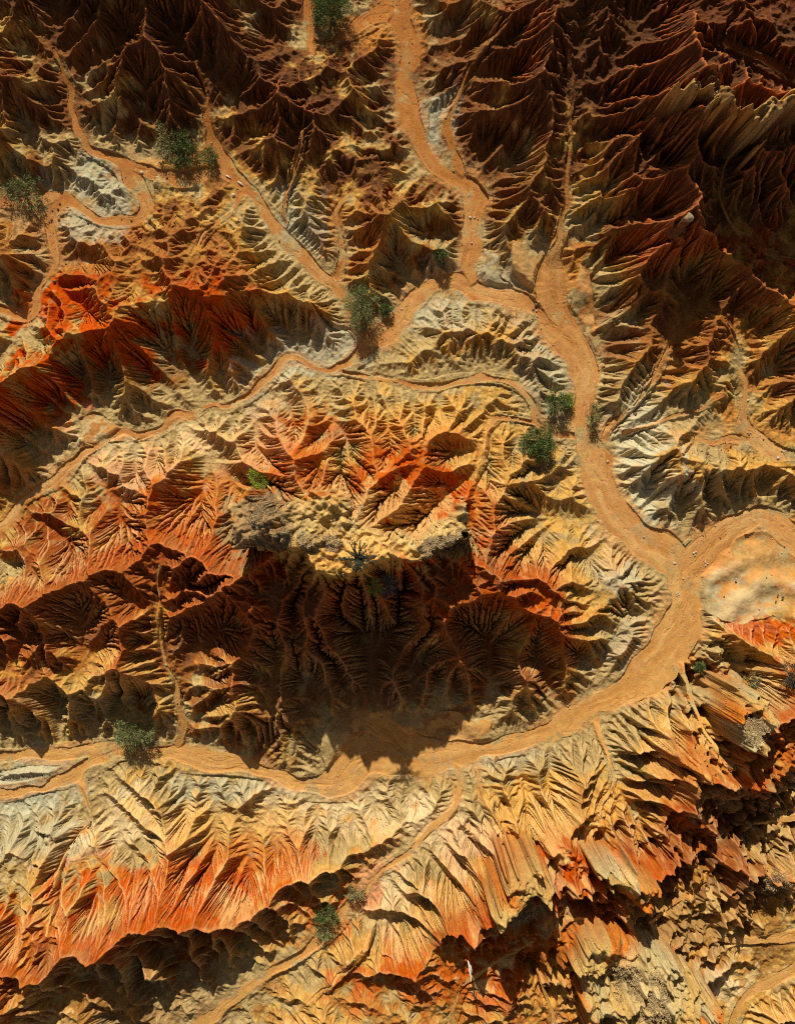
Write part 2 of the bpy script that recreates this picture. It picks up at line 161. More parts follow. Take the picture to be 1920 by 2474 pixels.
 [(-60,590,5.2),(0,588,5.0),(45,575,4.4),(90,548,3.0)],[(-60,600,5.4),(0,610,5.2),(60,645,3.8),(95,655,2.4)],[(-60,680,4.6),(0,690,4.0),(50,720,2.8)],
 [(190,590,4.4),(160,600,3.6),(145,575,2.6)],[(190,590,4.4),(190,635,4.4),(195,665,4.4)],[(190,590,4.4),(265,598,4.0),(280,560,3.0)],[(190,590,4.4),(180,545,3.2)],
 [(300,612,4.2),(400,605,4.8),(450,640,5.2),(500,650,5.4)],[(130,790,4.4),(140,740,3.2),(120,720,2.2)],
 [(578,519,3.6),(619,560,3.4),(667,600,3.0),(700,640,2.6)],[(566,637,5.0),(620,615,4.2),(678,619,3.4),(740,665,2.6)],[(500,600,4.6),(540,580,4.0),(578,560,3.6)],[(600,690,5.0),(680,670,4.2),(760,700,3.0)],[(510,480,3.6),(540,500,3.5)],
 [(720,500,4.4),(750,560,4.0),(780,620,2.8)],[(740,480,4.6),(735,450,4.8),(760,420,5.0)],[(850,520,4.4),(870,580,4.6),(850,620,3.6)],[(870,500,4.6),(940,510,6.0)],
 [(230,420,3.6),(260,450,3.6),(270,500,3.0)],[(230,420,3.6),(215,460,3.2)],[(180,560,2.6),(230,560,2.8)],
 [(1500,1040,2.0),(1520,1100,2.2),(1540,1160,2.4)],[(1455,900,3.0),(1490,930,3.2),(1500,970,2.6)],[(1470,880,3.0),(1530,870,3.8)],[(1440,960,2.0),(1480,975,2.4)],
 [(1330,860,2.2),(1340,920,2.0),(1350,980,1.6)],[(700,920,2.2),(760,940,3.0)],[(900,950,2.8),(938,977,4.0)],[(1060,960,3.6),(1080,1000,4.6),(1103,1001,4.6)],[(1180,960,2.4),(1220,960,2.6)],[(1230,1060,2.8),(1300,1090,2.4)],
 [(1240,1190,5.0),(1340,1180,3.0),(1400,1150,1.4)],[(1210,1160,5.4),(1290,1130,3.4)],[(420,1090,3.2),(400,1150,4.6),(342,1160,5.6)],[(300,1110,2.8),(310,1150,4.0)],[(220,1130,2.2),(240,1190,4.0),(260,1250,6.0),(289,1331,8)],[(120,1230,2.6),(70,1270,2.0)],[(60,1330,2.8),(0,1350,3.4),(-60,1370,4)],
 [(1440,1640,.6),(1500,1500,1.0)],[(1330,1640,2.4),(1380,1620,3.4),(1420,1590,4.0)],[(700,1560,5.6),(720,1640,3.4)],[(960,1500,6.6),(980,1600,4.6),(1000,1680,2.6)],
 [(60,2060,3.0),(50,2000,1.6)],[(236,2113,5.6),(250,2040,3.6),(270,1980,2.0)],[(700,2010,5.4),(690,1950,2.6)],[(820,1990,4.0),(790,1950,2.2)],[(796,2066,7.2),(790,2000,4.8)],
 [(480,2370,3.4),(560,2440,3.6)],[(700,2370,4.0),(760,2400,5),(800,2440,5.6),(860,2560,8)],[(838,2314,5.0),(860,2390,6.0),(900,2440,7.4)],[(930,2190,5),(960,2240,7.4)],
]
# flat-topped caps: polygon, z
CAPS = [
 ([(612,1166),(566,1205),(543,1255),(548,1300),(560,1322),(650,1326),(700,1335),(735,1358),(770,1378),(838,1395),(885,1390),(920,1362),(985,1372),(1040,1352),(1110,1322),(1150,1290),(1125,1236),(1080,1262),(990,1285),(920,1296),(860,1260),(830,1200),(800,1180),(740,1205),(700,1230),(660,1200)], 14.0, 0.35),
 ([(1215,2120),(1240,2112),(1270,2130),(1330,2100),(1345,2130),(1320,2180),(1330,2205),(1270,2220),(1215,2250),(1200,2215),(1212,2170)], 12.6, 0.5),
 ([(1770,1700),(1800,1660),(1870,1680),(1885,1740),(1860,1800),(1790,1810),(1765,1760)], 8.6, 1.0),
 ([(1660,192),(1705,208),(1775,222),(1830,250),(1925,225),(2080,200),(2080,235),(1925,270),(1876,300),(1823,288),(1775,245),(1700,235),(1640,215)], 14.8, 0.4),
 ([(1400,2310),(1500,2280),(1620,2330),(1700,2380),(1740,2440),(1760,2560),(1440,2560),(1420,2430),(1390,2370)], 10.6, 0.7),
 ([(1460,2110),(1560,2120),(1620,2180),(1560,2190),(1500,2170)], 10.8, 0.8),
]
# smooth ground: outline, middle height, spot heights
FLATS = [
 ([(1668,1440),(1662,1395),(1700,1335),(1785,1290),(1850,1280),(1925,1330),(2010,1400),(2010,1500),(1925,1505),(1850,1490),(1790,1505),(1730,1500),(1690,1475)], .8, [(1670,1400,.25),(1790,1290,.55),(1925,1330,.8),(1750,1400,.75),(1830,1440,1.3),(1700,1470,.9),(1925,1480,2.0),(1800,1495,1.5)]),
 ([(1168,600),(1200,625),(1215,660),(1245,700),(1290,715),(1275,745),(1225,735),(1180,700),(1162,650)], 1.5, [(1165,620,1.9),(1200,680,1.6),(1270,735,1.3),(1210,640,2.0)]),
 ([(1240,590),(1300,600),(1330,590),(1345,700),(1330,745),(1290,700),(1240,660)], 1.9, [(1260,610,2.5),(1320,640,2.0),(1300,720,1.3)]),
 ([(1395,640),(1420,670),(1425,740),(1440,800),(1450,860),(1432,850),(1400,780),(1370,740)], 1.3, [(1400,650,2.0),(1430,800,1.1)]),
 ([(780,1790),(800,1740),(850,1715),(920,1725),(1000,1740),(1080,1730),(1140,1740),(1180,1720),(1190,1770),(1100,1800),(1000,1830),(850,1860),(780,1880)], .2, [(850,1740,.6),(1000,1760,.3),(1150,1750,.5),(900,1820,-.1),(1100,1790,0)]),
 ([(385,1030),(410,1000),(470,990),(500,1000),(440,1020),(380,1065),(330,1060),(300,1040),(230,1000),(190,1010),(200,1060),(300,1070)], 1.0, [(400,1020,1.0),(220,1030,1.0),(470,1000,1.0)]),
]
# foot of the cliffs below the caps: x, y, z
FOOT = [
 [(1215,2275,8.0),(1290,2250,7.4),(1345,2230,7.2)],
 [(1640,255,11.6),(1720,290,9.6),(1800,345,9.2),(1890,345,9.4),(1960,330,9.4)],
 [(1760,1840,6.0),(1890,1860,5.0),(1905,1750,5.6)],
 [(1700,1935,6.0),(1780,1950,4.6),(1870,1950,3.8)],
 [(1640,2010,6.4),(1760,2050,5.6)],
 [(1360,2080,7.0),(1440,2090,6.6)],
]

def seg_samples(pts, step):
    P = np.array(pts, float); out = []
    for a, b in zip(P[:-1], P[1:]):
        n = max(1, int(np.hypot(*(b[:2] - a[:2])) / step))
        t = np.arange(n)[:, None] / n
        out.append(a + (b - a) * t)
    out.append(P[-1:]); return np.concatenate(out)

def smooth_line(pts):
    P = np.array(pts, float)
    if len(P) < 3: return P
    for _ in range(2):                                   # Chaikin, ends kept
        Q = np.empty((2 * len(P) - 2, P.shape[1]))
        Q[0::2] = P[:-1] * .75 + P[1:] * .25; Q[1::2] = P[:-1] * .25 + P[1:] * .75
        P = np.vstack([P[:1], Q[1:-1], P[-1:]])
    return P

rng = np.random.default_rng(11)
def vnoise(shape, cell, seed):
    """smooth value noise with the given cell size (in cells of the grid)"""
    r = np.random.default_rng(seed)
    ny, nx = shape; gy, gx = int(ny / cell) + 4, int(nx / cell) + 4
    g = r.standard_normal((gy, gx))
    y = np.arange(ny) / cell + 1; x = np.arange(nx) / cell + 1
    def bas(t):
        i = np.floor(t).astype(int); f = t - i
        w = np.stack([(1-f)**3/6, (3*f**3-6*f**2+4)/6, (-3*f**3+3*f**2+3*f+1)/6, f**3/6])
        return i, w
    iy, wy = bas(y); ix, wx = bas(x)
    rows = sum(wy[k][:, None] * g[iy + k - 1] for k in range(4))
    return sum(wx[k][None, :] * rows[:, ix + k - 1] for k in range(4)) * 1.9

def fbm(shape, cell, seed, octs=4, gain=.5):
    out = np.zeros(shape); a = 1
    for k in range(octs):
        if cell / 2**k < 1.2: break
        out += a * vnoise(shape, cell / 2**k, seed + k); a *= gain
    return out

def upsample(a, shape):
    ny, nx = shape; sy, sx = a.shape
    y = np.clip((np.arange(ny) + .5) * sy / ny - .5, 0, sy - 1.001); x = np.clip((np.arange(nx) + .5) * sx / nx - .5, 0, sx - 1.001)
    iy = y.astype(int); ix = x.astype(int); fy = (y - iy)[:, None]; fx = (x - ix)[None]
    r = a[iy] * (1 - fy) + a[iy + 1] * fy
    return r[:, ix] * (1 - fx) + r[:, ix + 1] * fx

def blur(a, n=1):
    for _ in range(n):
        p = np.pad(a, 1, mode='edge')
        a = (p[:-2, 1:-1] + p[2:, 1:-1] + 2 * a) / 4
        p = np.pad(a, 1, mode='edge')
        a = (p[1:-1, :-2] + p[1:-1, 2:] + 2 * a) / 4
    return a

NX1 = int((MX1 - MX0) / STEP) + 1; NY1 = int((MY1 - MY0) / STEP) + 1

def grid_shape(f): return (-(-NY1 // f), -(-NX1 // f))

def rast(f, warp):
    """constraint rasters at 1/f resolution"""
    sh = grid_shape(f); cs = STEP * f
    wz = np.full(sh, np.nan); wd = np.full(sh, 1e9); ws = np.zeros(sh); wc = np.zeros(sh); rz = np.full(sh, np.nan)
    def ij(x, y):
        return (y - MY0) / cs, (x - MX0) / cs
    for w in WASH:
        P = smooth_line(w)
        S = seg_samples(P, max(2.0, cs * .5))
        x, y = plan(S[:, 0], S[:, 1], S[:, 2]); ii, jj = ij(x, y)
        ti = np.gradient(ii); tj = np.gradient(jj); tn = np.hypot(ti, tj) + 1e-9; ti /= tn; tj /= tn
        arc = np.cumsum(tn) * cs; wv = .9 + .16 * np.sin(arc / 47 + len(w)) + .08 * np.sin(arc / 19 + 2 * len(w))
        for i, j, z, hw, a_i, a_j, sa, wv_ in zip(ii, jj, S[:, 2], S[:, 3] , ti, tj, arc, wv):
            hw = hw * (wv_ if hw < 30 else .5 + .5 * wv_)
            r = hw * 1.02 / cs + .6; R = int(r * 1.5) + 2
            a0, a1 = max(0, int(i) - R), min(sh[0], int(i) + R + 1); b0, b1 = max(0, int(j) - R), min(sh[1], int(j) + R + 1)
            if a0 >= a1 or b0 >= b1: continue
            yy, xx = np.ogrid[a0:a1, b0:b1]
            yw = yy + warp[0][a0:a1, b0:b1] / cs; xw = xx + warp[1][a0:a1, b0:b1] / cs
            d = np.hypot(yw - i, xw - j) - r
            s = wd[a0:a1, b0:b1]; m = d < s
            s[m] = d[m]; wz[a0:a1, b0:b1][m & (d <= 0)] = z
            if f == 1:
                dy, dx = yw - i, xw - j; ws[a0:a1, b0:b1][m] = (sa + (dy * a_i + dx * a_j) * cs)[m]; wc[a0:a1, b0:b1][m] = ((dx * a_i - dy * a_j) * cs)[m]
    for w in RIDGE + FOOT:
        S = seg_samples(smooth_line(w), max(1.0, cs * .4))
        x, y = plan(S[:, 0], S[:, 1], S[:, 2]); ii, jj = ij(x, y)
        ii = np.round(ii).astype(int); jj = np.round(jj).astype(int)
        ok = (ii >= 0) & (jj >= 0) & (ii < sh[0]) & (jj < sh[1])
        # wobble so the crest is not a ruled line
        i2 = np.clip(ii[ok] - np.round(warp[0][ii[ok], jj[ok]] / cs).astype(int), 0, sh[0]-1); j2 = np.clip(jj[ok] - np.round(warp[1][ii[ok], jj[ok]] / cs).astype(int), 0, sh[1]-1)
        rz[i2, j2] = S[ok, 2]
    cap = np.zeros(sh); capz = np.zeros(sh)
    for k, (poly, z, amp) in enumerate(CAPS):
        P = np.array(poly, float); x, y = plan(P[:, 0], P[:, 1], z); ii, jj = ij(x, y)
        yy, xx = np.mgrid[0:sh[0], 0:sh[1]]; yy = yy + warp[2] * 1.2 / cs; xx = xx + warp[3] * 1.2 / cs
        ins = np.zeros(sh, bool); n = len(P)
        for q in range(n):
            y1, x1, y2, x2 = ii[q], jj[q], ii[(q+1) % n], jj[(q+1) % n]
            if y1 == y2: continue
            c = ((y1 > yy) != (y2 > yy)) & (xx < (x2 - x1) * (yy - y1) / (y2 - y1) + x1)
            ins ^= c
        cap[ins] = 1; capz[ins] = (z + amp * fbm(sh, 60 / cs, 50 + k, 3) + (.5 if k == 0 else .3) * vnoise(sh, 230 / cs, 40 + k) - (2.6 * np.clip((xx * cs + MX0 - 985) / 150, 0, 1) - 1.1 * np.clip(1 - np.hypot(xx * cs + MX0 - 690, yy * cs + MY0 - 1262) / 70, 0, 1) if k == 0 else 0))[ins]
    rz = np.where(cap > 0, capz, rz)
    flat = np.zeros(sh)
    for k, (poly, z0, pts) in enumerate(FLATS):
        P = np.array(poly, float); x, y = plan(P[:, 0], P[:, 1], z0); ii, jj = ij(x, y)
        yy, xx = np.mgrid[0:sh[0], 0:sh[1]]; yy = yy + warp[0] * 1.2 / cs; xx = xx + warp[1] * 1.2 / cs
        ins = np.zeros(sh, bool); n = len(P)
        for q in range(n):
            y1, x1, y2, x2 = ii[q], jj[q], ii[(q+1) % n], jj[(q+1) % n]
            if y1 == y2: continue
            ins ^= ((y1 > yy) != (y2 > yy)) & (xx < (x2 - x1) * (yy - y1) / (y2 - y1) + x1)
        num = 0; den = 0
        for (qx, qy, qz) in pts:
            a_, b_ = ij(*plan(qx, qy, qz)); w = 1 / (((yy - a_) ** 2 + (xx - b_) ** 2) * cs * cs + 400) ** 1.5
            num = num + w * qz; den = den + w
        m = ins & np.isnan(wz); wz[m] = (num / den)[m]; flat[m] = k + 1
    return wz, wd * cs, rz, cap, flat, ws, wc

def make_warp(f):
    sh = grid_shape(f); cs = STEP * f
    out = []
    for k in range(4):
        out.append((5.0 if k < 2 else 7.0) * vnoise(sh, 60 / cs, 70 + k) + ((3.4 if k < 2 else 6.0) * vnoise(sh, 24 / cs, 80 + k) if 24 / cs > 1.2 else 0) + (4.0 * vnoise(sh, 10 / cs, 90 + k) if k > 1 and 10 / cs > 1.2 else 0))
    return out

def membrane(h, fix, val, n, w=1.0):
    h[fix] = val[fix]
    for _ in range(n):
        p = np.pad(h, 1, mode='edge')
        h = (p[:-2, 1:-1] + p[2:, 1:-1] + p[1:-1, :-2] + p[1:-1, 2:]) * .25
        h[fix] = val[fix]
    return h

NB = [(-1,-1),(-1,0),(-1,1),(0,-1),(0,1),(1,-1),(1,0),(1,1)]
def shift(a, dy, dx, fill):
    out = np.full_like(a, fill); ny, nx = a.shape
    out[max(0,-dy):ny-max(0,dy), max(0,-dx):nx-max(0,dx)] = a[max(0,dy):ny+min(0,dy), max(0,dx):nx+min(0,dx)]
    return out

def erode(h, fixed, cs, K, steps, talus, diff, rainvar, seed, jitter=.25):
    """implicit stream-power incision on D8 receivers + slope limit; cs in metres"""
    ny, nx = h.shape; N = ny * nx; idx = np.arange(N, dtype=np.int32).reshape(ny, nx)
    r = np.random.default_rng(seed); fx = fixed.ravel(); ffix = fixed
    for s in range(steps):
        best = np.zeros((ny, nx), h.dtype); rc = idx.copy(); dist = np.ones((ny, nx), h.dtype)
        lown = np.full((ny, nx), 1e9, h.dtype)
        for dy, dx in NB:
            d = math.hypot(dy, dx); hn = shift(h, dy, dx, 1e9)
            lown = np.minimum(lown, hn)
            sl = (h - hn) / d * (1 + jitter * (r.random((ny, nx), dtype=np.float32) - .5))
            m = sl > best
            best = np.where(m, sl, best); rc = np.where(m, idx + dy * nx + dx, rc); dist = np.where(m, d, dist)
        rc[ffix] = idx[ffix]
        pit = (rc == idx) & ~ffix
        rcv = rc.ravel()
        root = rcv == idx.ravel()
        # drainage area by pointer doubling
        A = rainvar.ravel().astype(np.float64).copy(); ptr = rcv.copy().astype(np.int64); ptr[root] = N
        k = 0
        while True:
            act = np.flatnonzero(ptr < N)
            if len(act) == 0 or k > 16: break
            add = np.bincount(ptr[act], weights=A[act], minlength=N)
            ptr2 = np.full(N, N, np.int64); ptr2[act] = ptr[ptr[act]]
            A += add[:N]; ptr = ptr2; k += 1
        F = K * np.sqrt(A * cs * cs) / (dist.ravel() * cs)
        F[root] = 0
        a = 1 / (1 + F); b = h.ravel() * (1 - a); b[root] = h.ravel()[root]; a = a * 0 + F / (1 + F); b = h.ravel() / (1 + F)
        a[root] = 0; b[root] = h.ravel()[root]
        ptr = rcv.astype(np.int64)
        for _ in range(14):
            if a.max() < 1e-4: break
            b = b + a * b[ptr]; a = a * a[ptr]; ptr = ptr[ptr]
        hn = b.reshape(ny, nx).astype(h.dtype)
        h = np.where(ffix, h, np.minimum(h, hn))
        h = np.where(pit, lown + 1e-3, h)
        if diff > 0:
            p = np.pad(h, 1, mode='edge')
            lap = (p[:-2, 1:-1] + p[2:, 1:-1] + p[1:-1, :-2] + p[1:-1, 2:]) * .25 - h
            h = np.where(ffix, h, h + diff * lap)
        if talus is not None:
            for _ in range(3):
                for dy, dx in NB:
                    h = np.minimum(h, shift(h, dy, dx, 1e9) + talus * (math.hypot(dy, dx) * cs))
    return h, A.reshape(ny, nx)

STEEP = [(1800,1960,330,230,2.0),(1560,2180,330,200,1.6),(1250,2200,230,120,1.6),(850,1430,420,90,1.2),(1760,320,330,200,1.4),(1650,560,60,60,2.0),(300,2330,500,120,.9),(1820,1760,160,160,.4),(640,2250,300,90,.5),(1700,2330,120,90,1.2),(1860,1560,200,60,.8)]
def steep_field(sh, f):
    x = MX0 + np.arange(sh[1]) * STEP * f; y = MY0 + np.arange(sh[0]) * STEP * f
    out = np.zeros(sh)
    for cx, cy, rx, ry, w in STEEP:
        px, py = plan(cx, cy, 8.0)
        q = ((x[None] - px) / rx) ** 2 + ((y[:, None] - py) / ry) ** 2
        out = np.maximum(out, w * np.clip(1.6 - q, 0, 1))
    return out

def add_spurs(h, fix, val, wd):
    """side ribs that leave every crest and wander downhill, forking now and then"""
    f = 4; cs = STEP * f; ny, nx = h.shape; r = random.Random(21)
    hs = blur(h, 3); gy, gx = np.gradient(hs); tgt = np.full(h.shape, np.nan)
    def lay(i, j, di, dj, n, amp, depth):
        for k in range(n):
            if not (2 < i < ny - 3 and 2 < j < nx - 3): return
            a, b = int(round(i)), int(round(j))
            if wd[a, b] < 14 or h[a, b] < .9: return
            g = math.hypot(gy[a, b], gx[a, b]) + 1e-6
            wi, wj = -gy[a, b] / g, -gx[a, b] / g
            di = .62 * di + .38 * wi + r.gauss(0, .16); dj = .62 * dj + .38 * wj + r.gauss(0, .16); q = math.hypot(di, dj); di /= q; dj /= q
            t = k / n; z = h[a, b] + amp * (.25 + .75 * math.sin(math.pi * min(1, t * 1.15 + .08))) * min(1.5, .25 + .13 * h[a, b])
            if k > 0 and not fix[a, b]: tgt[a, b] = max(z, tgt[a, b]) if tgt[a, b] == tgt[a, b] else z
            if depth < 2 and k > 1 and r.random() < .16:
                s_ = r.choice((-1, 1)); c_, n_ = math.cos(.9), math.sin(.9) * s_
                lay(i, j, di * c_ - dj * n_, di * n_ + dj * c_, int(n * .55), amp * .75, depth + 1)
            i += di * .9; j += dj * .9
    for w in RIDGE:
        S = seg_samples(smooth_line(w), 8.0)
        if len(S) < 4: continue
        x, y = plan(S[:, 0], S[:, 1], S[:, 2]); ii, jj = (y - MY0) / cs, (x - MX0) / cs
        ti, tj = np.gradient(ii), np.gradient(jj); nxt = [r.randint(0, 3), r.randint(1, 5)]
        for k in range(1, len(S) - 1):
            q = math.hypot(ti[k], tj[k]) + 1e-9
            for sd in (0, 1):
                if k >= nxt[sd]:
                    nxt[sd] = k + r.randint(3, 7); sg = 1 if sd else -1; ni, nj = -tj[k] / q * sg, ti[k] / q * sg
                    lay(ii[k] + ni, jj[k] + nj, ni, nj, r.randint(6, 17), r.uniform(.6, 1.25), 0)
    m = ~np.isnan(tgt); f2 = fix | m; v2 = np.where(m, tgt, val)
    return membrane(h, f2, v2, 14)

def build_terrain():
    t0 = time.time(); h = None; cs_m = PX * STEP
    f0 = 16
    for f in (16, 8, 4):
        sh = grid_shape(f); wz, wd, rz, cap, flat, ws, wc = rast(f, make_warp(f))
        fix = ~np.isnan(wz) | ~np.isnan(rz); val = np.where(np.isnan(wz), rz, wz)
        if h is None: h = np.full(sh, 5.0)
        else: h = upsample(h, sh)
        h = membrane(h, fix, val, {16: 2500, 8: 700, 4: 300}[f])
    h = add_spurs(h, fix, val, wd)
    sched = {4: (.030, 22, 1.15, .02), 2: (.03, 18, 1.2, .02), 1: (.022, 8, 1.35, .02)}
    for f in (4, 2, 1):
        sh = grid_shape(f); cs = cs_m * f
        if f != 4: h = upsample(h, sh)
        wz, wd, rz, cap, flat, ws, wc = rast(f, make_warp(f))
        fixed = ~np.isnan(wz)
        h[fixed] = wz[fixed]
        amp = {4: .45, 2: .18, 1: .045}[f]; rel = np.clip((h - 1.0) / 4, .35, 1.3)
        off = np.clip(wd / 40, .15, 1)
        ax = MX0 + np.arange(sh[1]) * STEP * f; ay = MY0 + np.arange(sh[0]) * STEP * f
        apron = 1 + (1.5 * np.clip((ay[:, None] - 1880) / 80, 0, 1) * np.clip((1000 - ax[None]) / 150, 0, 1) if f > 1 else 0)
        h = h + amp * apron * fbm(sh, {4: 15, 2: 10, 1: 5}[f], 300 + f, 4, .6) * off * rel * ~fixed
        h = h.astype(np.float32)
        rain = np.exp(.5 * fbm(sh, 8, 400 + f, 3))
        if f == 1: rain = rain * np.clip(wd / 30, .2, 1)
        if f > 1: rain = rain * (1 + 2.6 * np.clip((ay[:, None] - 1850) / 120, 0, 1)); rain = rain * (1 + 1.2 * np.clip((600 - ay[:, None]) / 500, 0, 1))
        rain = np.where(cap > 0, rain * .3, rain)
        K, steps, tal, diff = sched[f]
        talus = tal * (1 + .25 * fbm(sh, 60 / (STEP * f), 500, 3)); talus = np.clip(talus, .6, 1.9)
        talus = talus + steep_field(sh, f)
        talus = np.where(blur(cap, 3) > .05, 3.0, talus)
        h, A = erode(h, fixed, cs, K, steps, talus, diff, rain, 600 + f)
        if f == 1:
            h = np.where(cap > 0, np.maximum(h, rz - .5), h).astype(np.float32)
            h = h + (.055 * fbm(sh, 4, 777, 2) * off * rel * ~fixed).astype(np.float32)
            h, A = erode(h, fixed, cs, .08, 12, None, .03, rain, 650, .4)
            hb = blur(h, 1); h = np.where(fixed | (cap > 0), h, .6 * h + .4 * hb)
        print('terrain level', f, h.shape, round(time.time() - t0, 1), 's', flush=True)
    return h, A, wd, fixed, cap, flat, ws, wc
# ------------------------------------------------------------------ ground objects
def clampf(x, a=0., b=1.): return np.minimum(np.maximum(x, a), b)
def smooth(x, a, b):
    t = clampf((x - a) / (b - a)); return t * t * (3 - 2 * t)
def mix(c, d, w): return c * (1 - w[..., None]) + np.array(d) * w[..., None]

H, AREA, WD, WASHM, CAP, FLAT, WS, WC = build_terrain()
NY, NX = H.shape
PXX = MX0 + np.arange(NX) * STEP; PYY = MY0 + np.arange(NY) * STEP
GX, GY = np.meshgrid(PXX, PYY)                 # plan position in wash-level pixels
K_ = HC / (HC - H); SX = CX + (GX - CX) * K_; SY = CY + (GY - CY) * K_   # where each point shows in the photograph

def ground(px, py):
    """photograph pixel -> world point on the ground"""
    z = 3.0
    for _ in range(30):
        x, y = plan(px, py, z)
        i = min(max((y - MY0) / STEP, 0), NY - 1.01); j = min(max((x - MX0) / STEP, 0), NX - 1.01)
        i0, j0 = int(i), int(j); fi, fj = i - i0, j - j0
        zz = (H[i0, j0] * (1-fi) + H[i0+1, j0] * fi) * (1-fj) + (H[i0, j0+1] * (1-fi) + H[i0+1, j0+1] * fi) * fj
        z = z * .5 + float(zz) * .5
    return Vector(((x - CX) * PX, -(y - CY) * PX, z))

def soil_colours():
    sh = H.shape
    n1 = fbm(sh, 45, 901, 4); n2 = fbm(sh, 16, 902, 4); n3 = fbm(sh, 90, 903, 3); n4 = fbm(sh, 7, 904, 2)
    zb = np.where(SY < 1237, 2.6 * clampf((1237 - SY) / 1100), 0.9 * clampf((SY - 1900) / 500))
    n5 = fbm(sh, 12, 906, 4, .7); t = H - zb + .45 * n1 + .5 * n3 + .35 * n2 + .35 * n5
    sand = np.array((.52, .26, .095)); clay = np.array((.40, .33, .16)); ochre = np.array((.50, .26, .072)); rust = np.array((.38, .075, .018))
    c = np.zeros(sh + (3,)) + .3 * clay + .7 * np.array((.42, .28, .12))
    c = mix(c, (.47, .29, .09), smooth(t, .5, 1.5))
    c = mix(c, ochre, smooth(t, 1.0, 2.4))
    c = mix(c, (.38, .12, .030), smooth(t, 3.2, 4.6))
    c = mix(c, rust, smooth(t, 5.6, 7.2))
    c = mix(c, (.68, .48, .20), .65 * smooth(n5 + .6 * n2, .7, 1.7) * smooth(t, 1.5, 3) * smooth(SY, 700, 1100))
    # thin pale and dark beds following the level
    bed = np.sin(t * 5.2 + n3) * .5 + .5
    c = c * (1 + .30 * (bed[..., None] - .5)); c = mix(c, (.40, .125, .028), .4 * smooth(np.log(AREA + 1), 2.6, 5.2) * smooth(t, 1.6, 3.6))
    # local soils; b, d, e paint in shade and dark corners: x, y, rx, ry, colour, strength
    P = dict(e=(.26, .135, .06), G=(.62, .34, .075), x=(.34, .085, .02), w=(.52, .47, .30), r=(.46, .068, .012), d=(.17, .062, .023), o=(.62, .36, .10), g=(.44, .41, .27), c=(.74, .58, .34), s=(.50, .22, .06), b=(.085, .036, .016), k=(.40, .27, .12))
    for x, y, rx, ry, k, w in BLOBS:
        q = ((SX - x) / rx) ** 2 + ((SY - y) / ry) ** 2
        c = mix(c, P[k], w * smooth(1.35 - np.sqrt(q) + .25 * n1 + .22 * n2 + .2 * n5, 0, .7))
    # upper slopes browned to paint in their shade; pale cream spots lower down
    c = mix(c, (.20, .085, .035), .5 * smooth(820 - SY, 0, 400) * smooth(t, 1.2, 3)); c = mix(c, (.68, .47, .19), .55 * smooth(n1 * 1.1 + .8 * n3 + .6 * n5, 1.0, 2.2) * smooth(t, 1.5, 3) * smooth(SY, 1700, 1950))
    dk = clampf(smooth(900 - SY, 0, 700) + smooth(((SX - 1500) / 420), .6, 1.1) * smooth(1000 - SY, 0, 500) )
    low = clampf(1 - .0 * dk)
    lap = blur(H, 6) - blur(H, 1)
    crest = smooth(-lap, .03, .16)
    c = mix(c, (.66, .40, .20), .35 * crest * (1 - dk) * smooth(n2 + .5 * n4, -.2, 1.0)); c = mix(c, (.54, .14, .045), .8 * crest * clampf(dk + smooth(1850 - SY, 0, 200) * smooth(500 - np.abs(SX - 350), 0, 200)) * smooth(t, 2.5, 4.5))  # crest crust paled and reddened: sun on the crests put into the colour
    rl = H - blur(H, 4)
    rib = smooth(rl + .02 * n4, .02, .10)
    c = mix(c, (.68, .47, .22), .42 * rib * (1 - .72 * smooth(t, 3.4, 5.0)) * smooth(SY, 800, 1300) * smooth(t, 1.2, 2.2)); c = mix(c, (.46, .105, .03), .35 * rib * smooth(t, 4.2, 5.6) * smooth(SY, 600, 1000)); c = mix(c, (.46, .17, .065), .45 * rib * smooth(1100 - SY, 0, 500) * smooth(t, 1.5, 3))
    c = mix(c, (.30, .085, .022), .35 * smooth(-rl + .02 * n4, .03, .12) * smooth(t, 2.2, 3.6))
    # sand washed onto the feet of the slopes
    fan = smooth(14 + 9 * n2 + 5 * n1 - WD, 0, 14) * smooth(1.0 - (H - zb - .1), 0, .9)
    c = mix(c, sand, .55 * fan)
    flow = smooth(np.log(AREA + 1), 6.2, 8.6)
    c = mix(c, (.46, .20, .06), .45 * flow)
    m = WASHM.astype(float)
    def flow_noise(ls, lc, seed, octs=3):
        # value noise looked up in (along, across) coordinates of the stream
        out = 0; amp = 1; r_ = np.random.default_rng(seed)
        for o_ in range(octs):
            g = r_.standard_normal((256, 256)); u = WS / ls * 2 ** o_ + 40; v = WC / lc * 2 ** o_ + 90
            iu = np.floor(u).astype(int); iv = np.floor(v).astype(int); fu = u - iu; fv = v - iv; fu = fu * fu * (3 - 2 * fu); fv = fv * fv * (3 - 2 * fv)
            iu %= 255; iv %= 255
            out = out + amp * ((g[iu, iv] * (1-fu) + g[iu+1, iv] * fu) * (1-fv) + (g[iu, iv+1] * (1-fu) + g[iu+1, iv+1] * fu) * fv); amp *= .6
        return out
    global STREAK; STREAK = flow_noise(190, 17, 5, 2)
    st2 = flow_noise(70, 30, 6, 3)
    # the striped fan: curved bars round its upper end
    rad = np.hypot(SX - 1880, (SY - 1560) * 1.15); fanst = np.sin(rad / 12 + .5 * n1 + .7 * n3) + .35 * n2
    STREAK = np.where(FLAT == 1, fanst, np.where(FLAT > 1, n1 + n2, STREAK)); st2 = np.where(FLAT > 0, n1 * 1.2, st2)
    sc = mix(np.zeros(sh + (3,)) + sand, (.60, .36, .15), .75 * smooth(STREAK + .35 * n4, .1, 1.5))
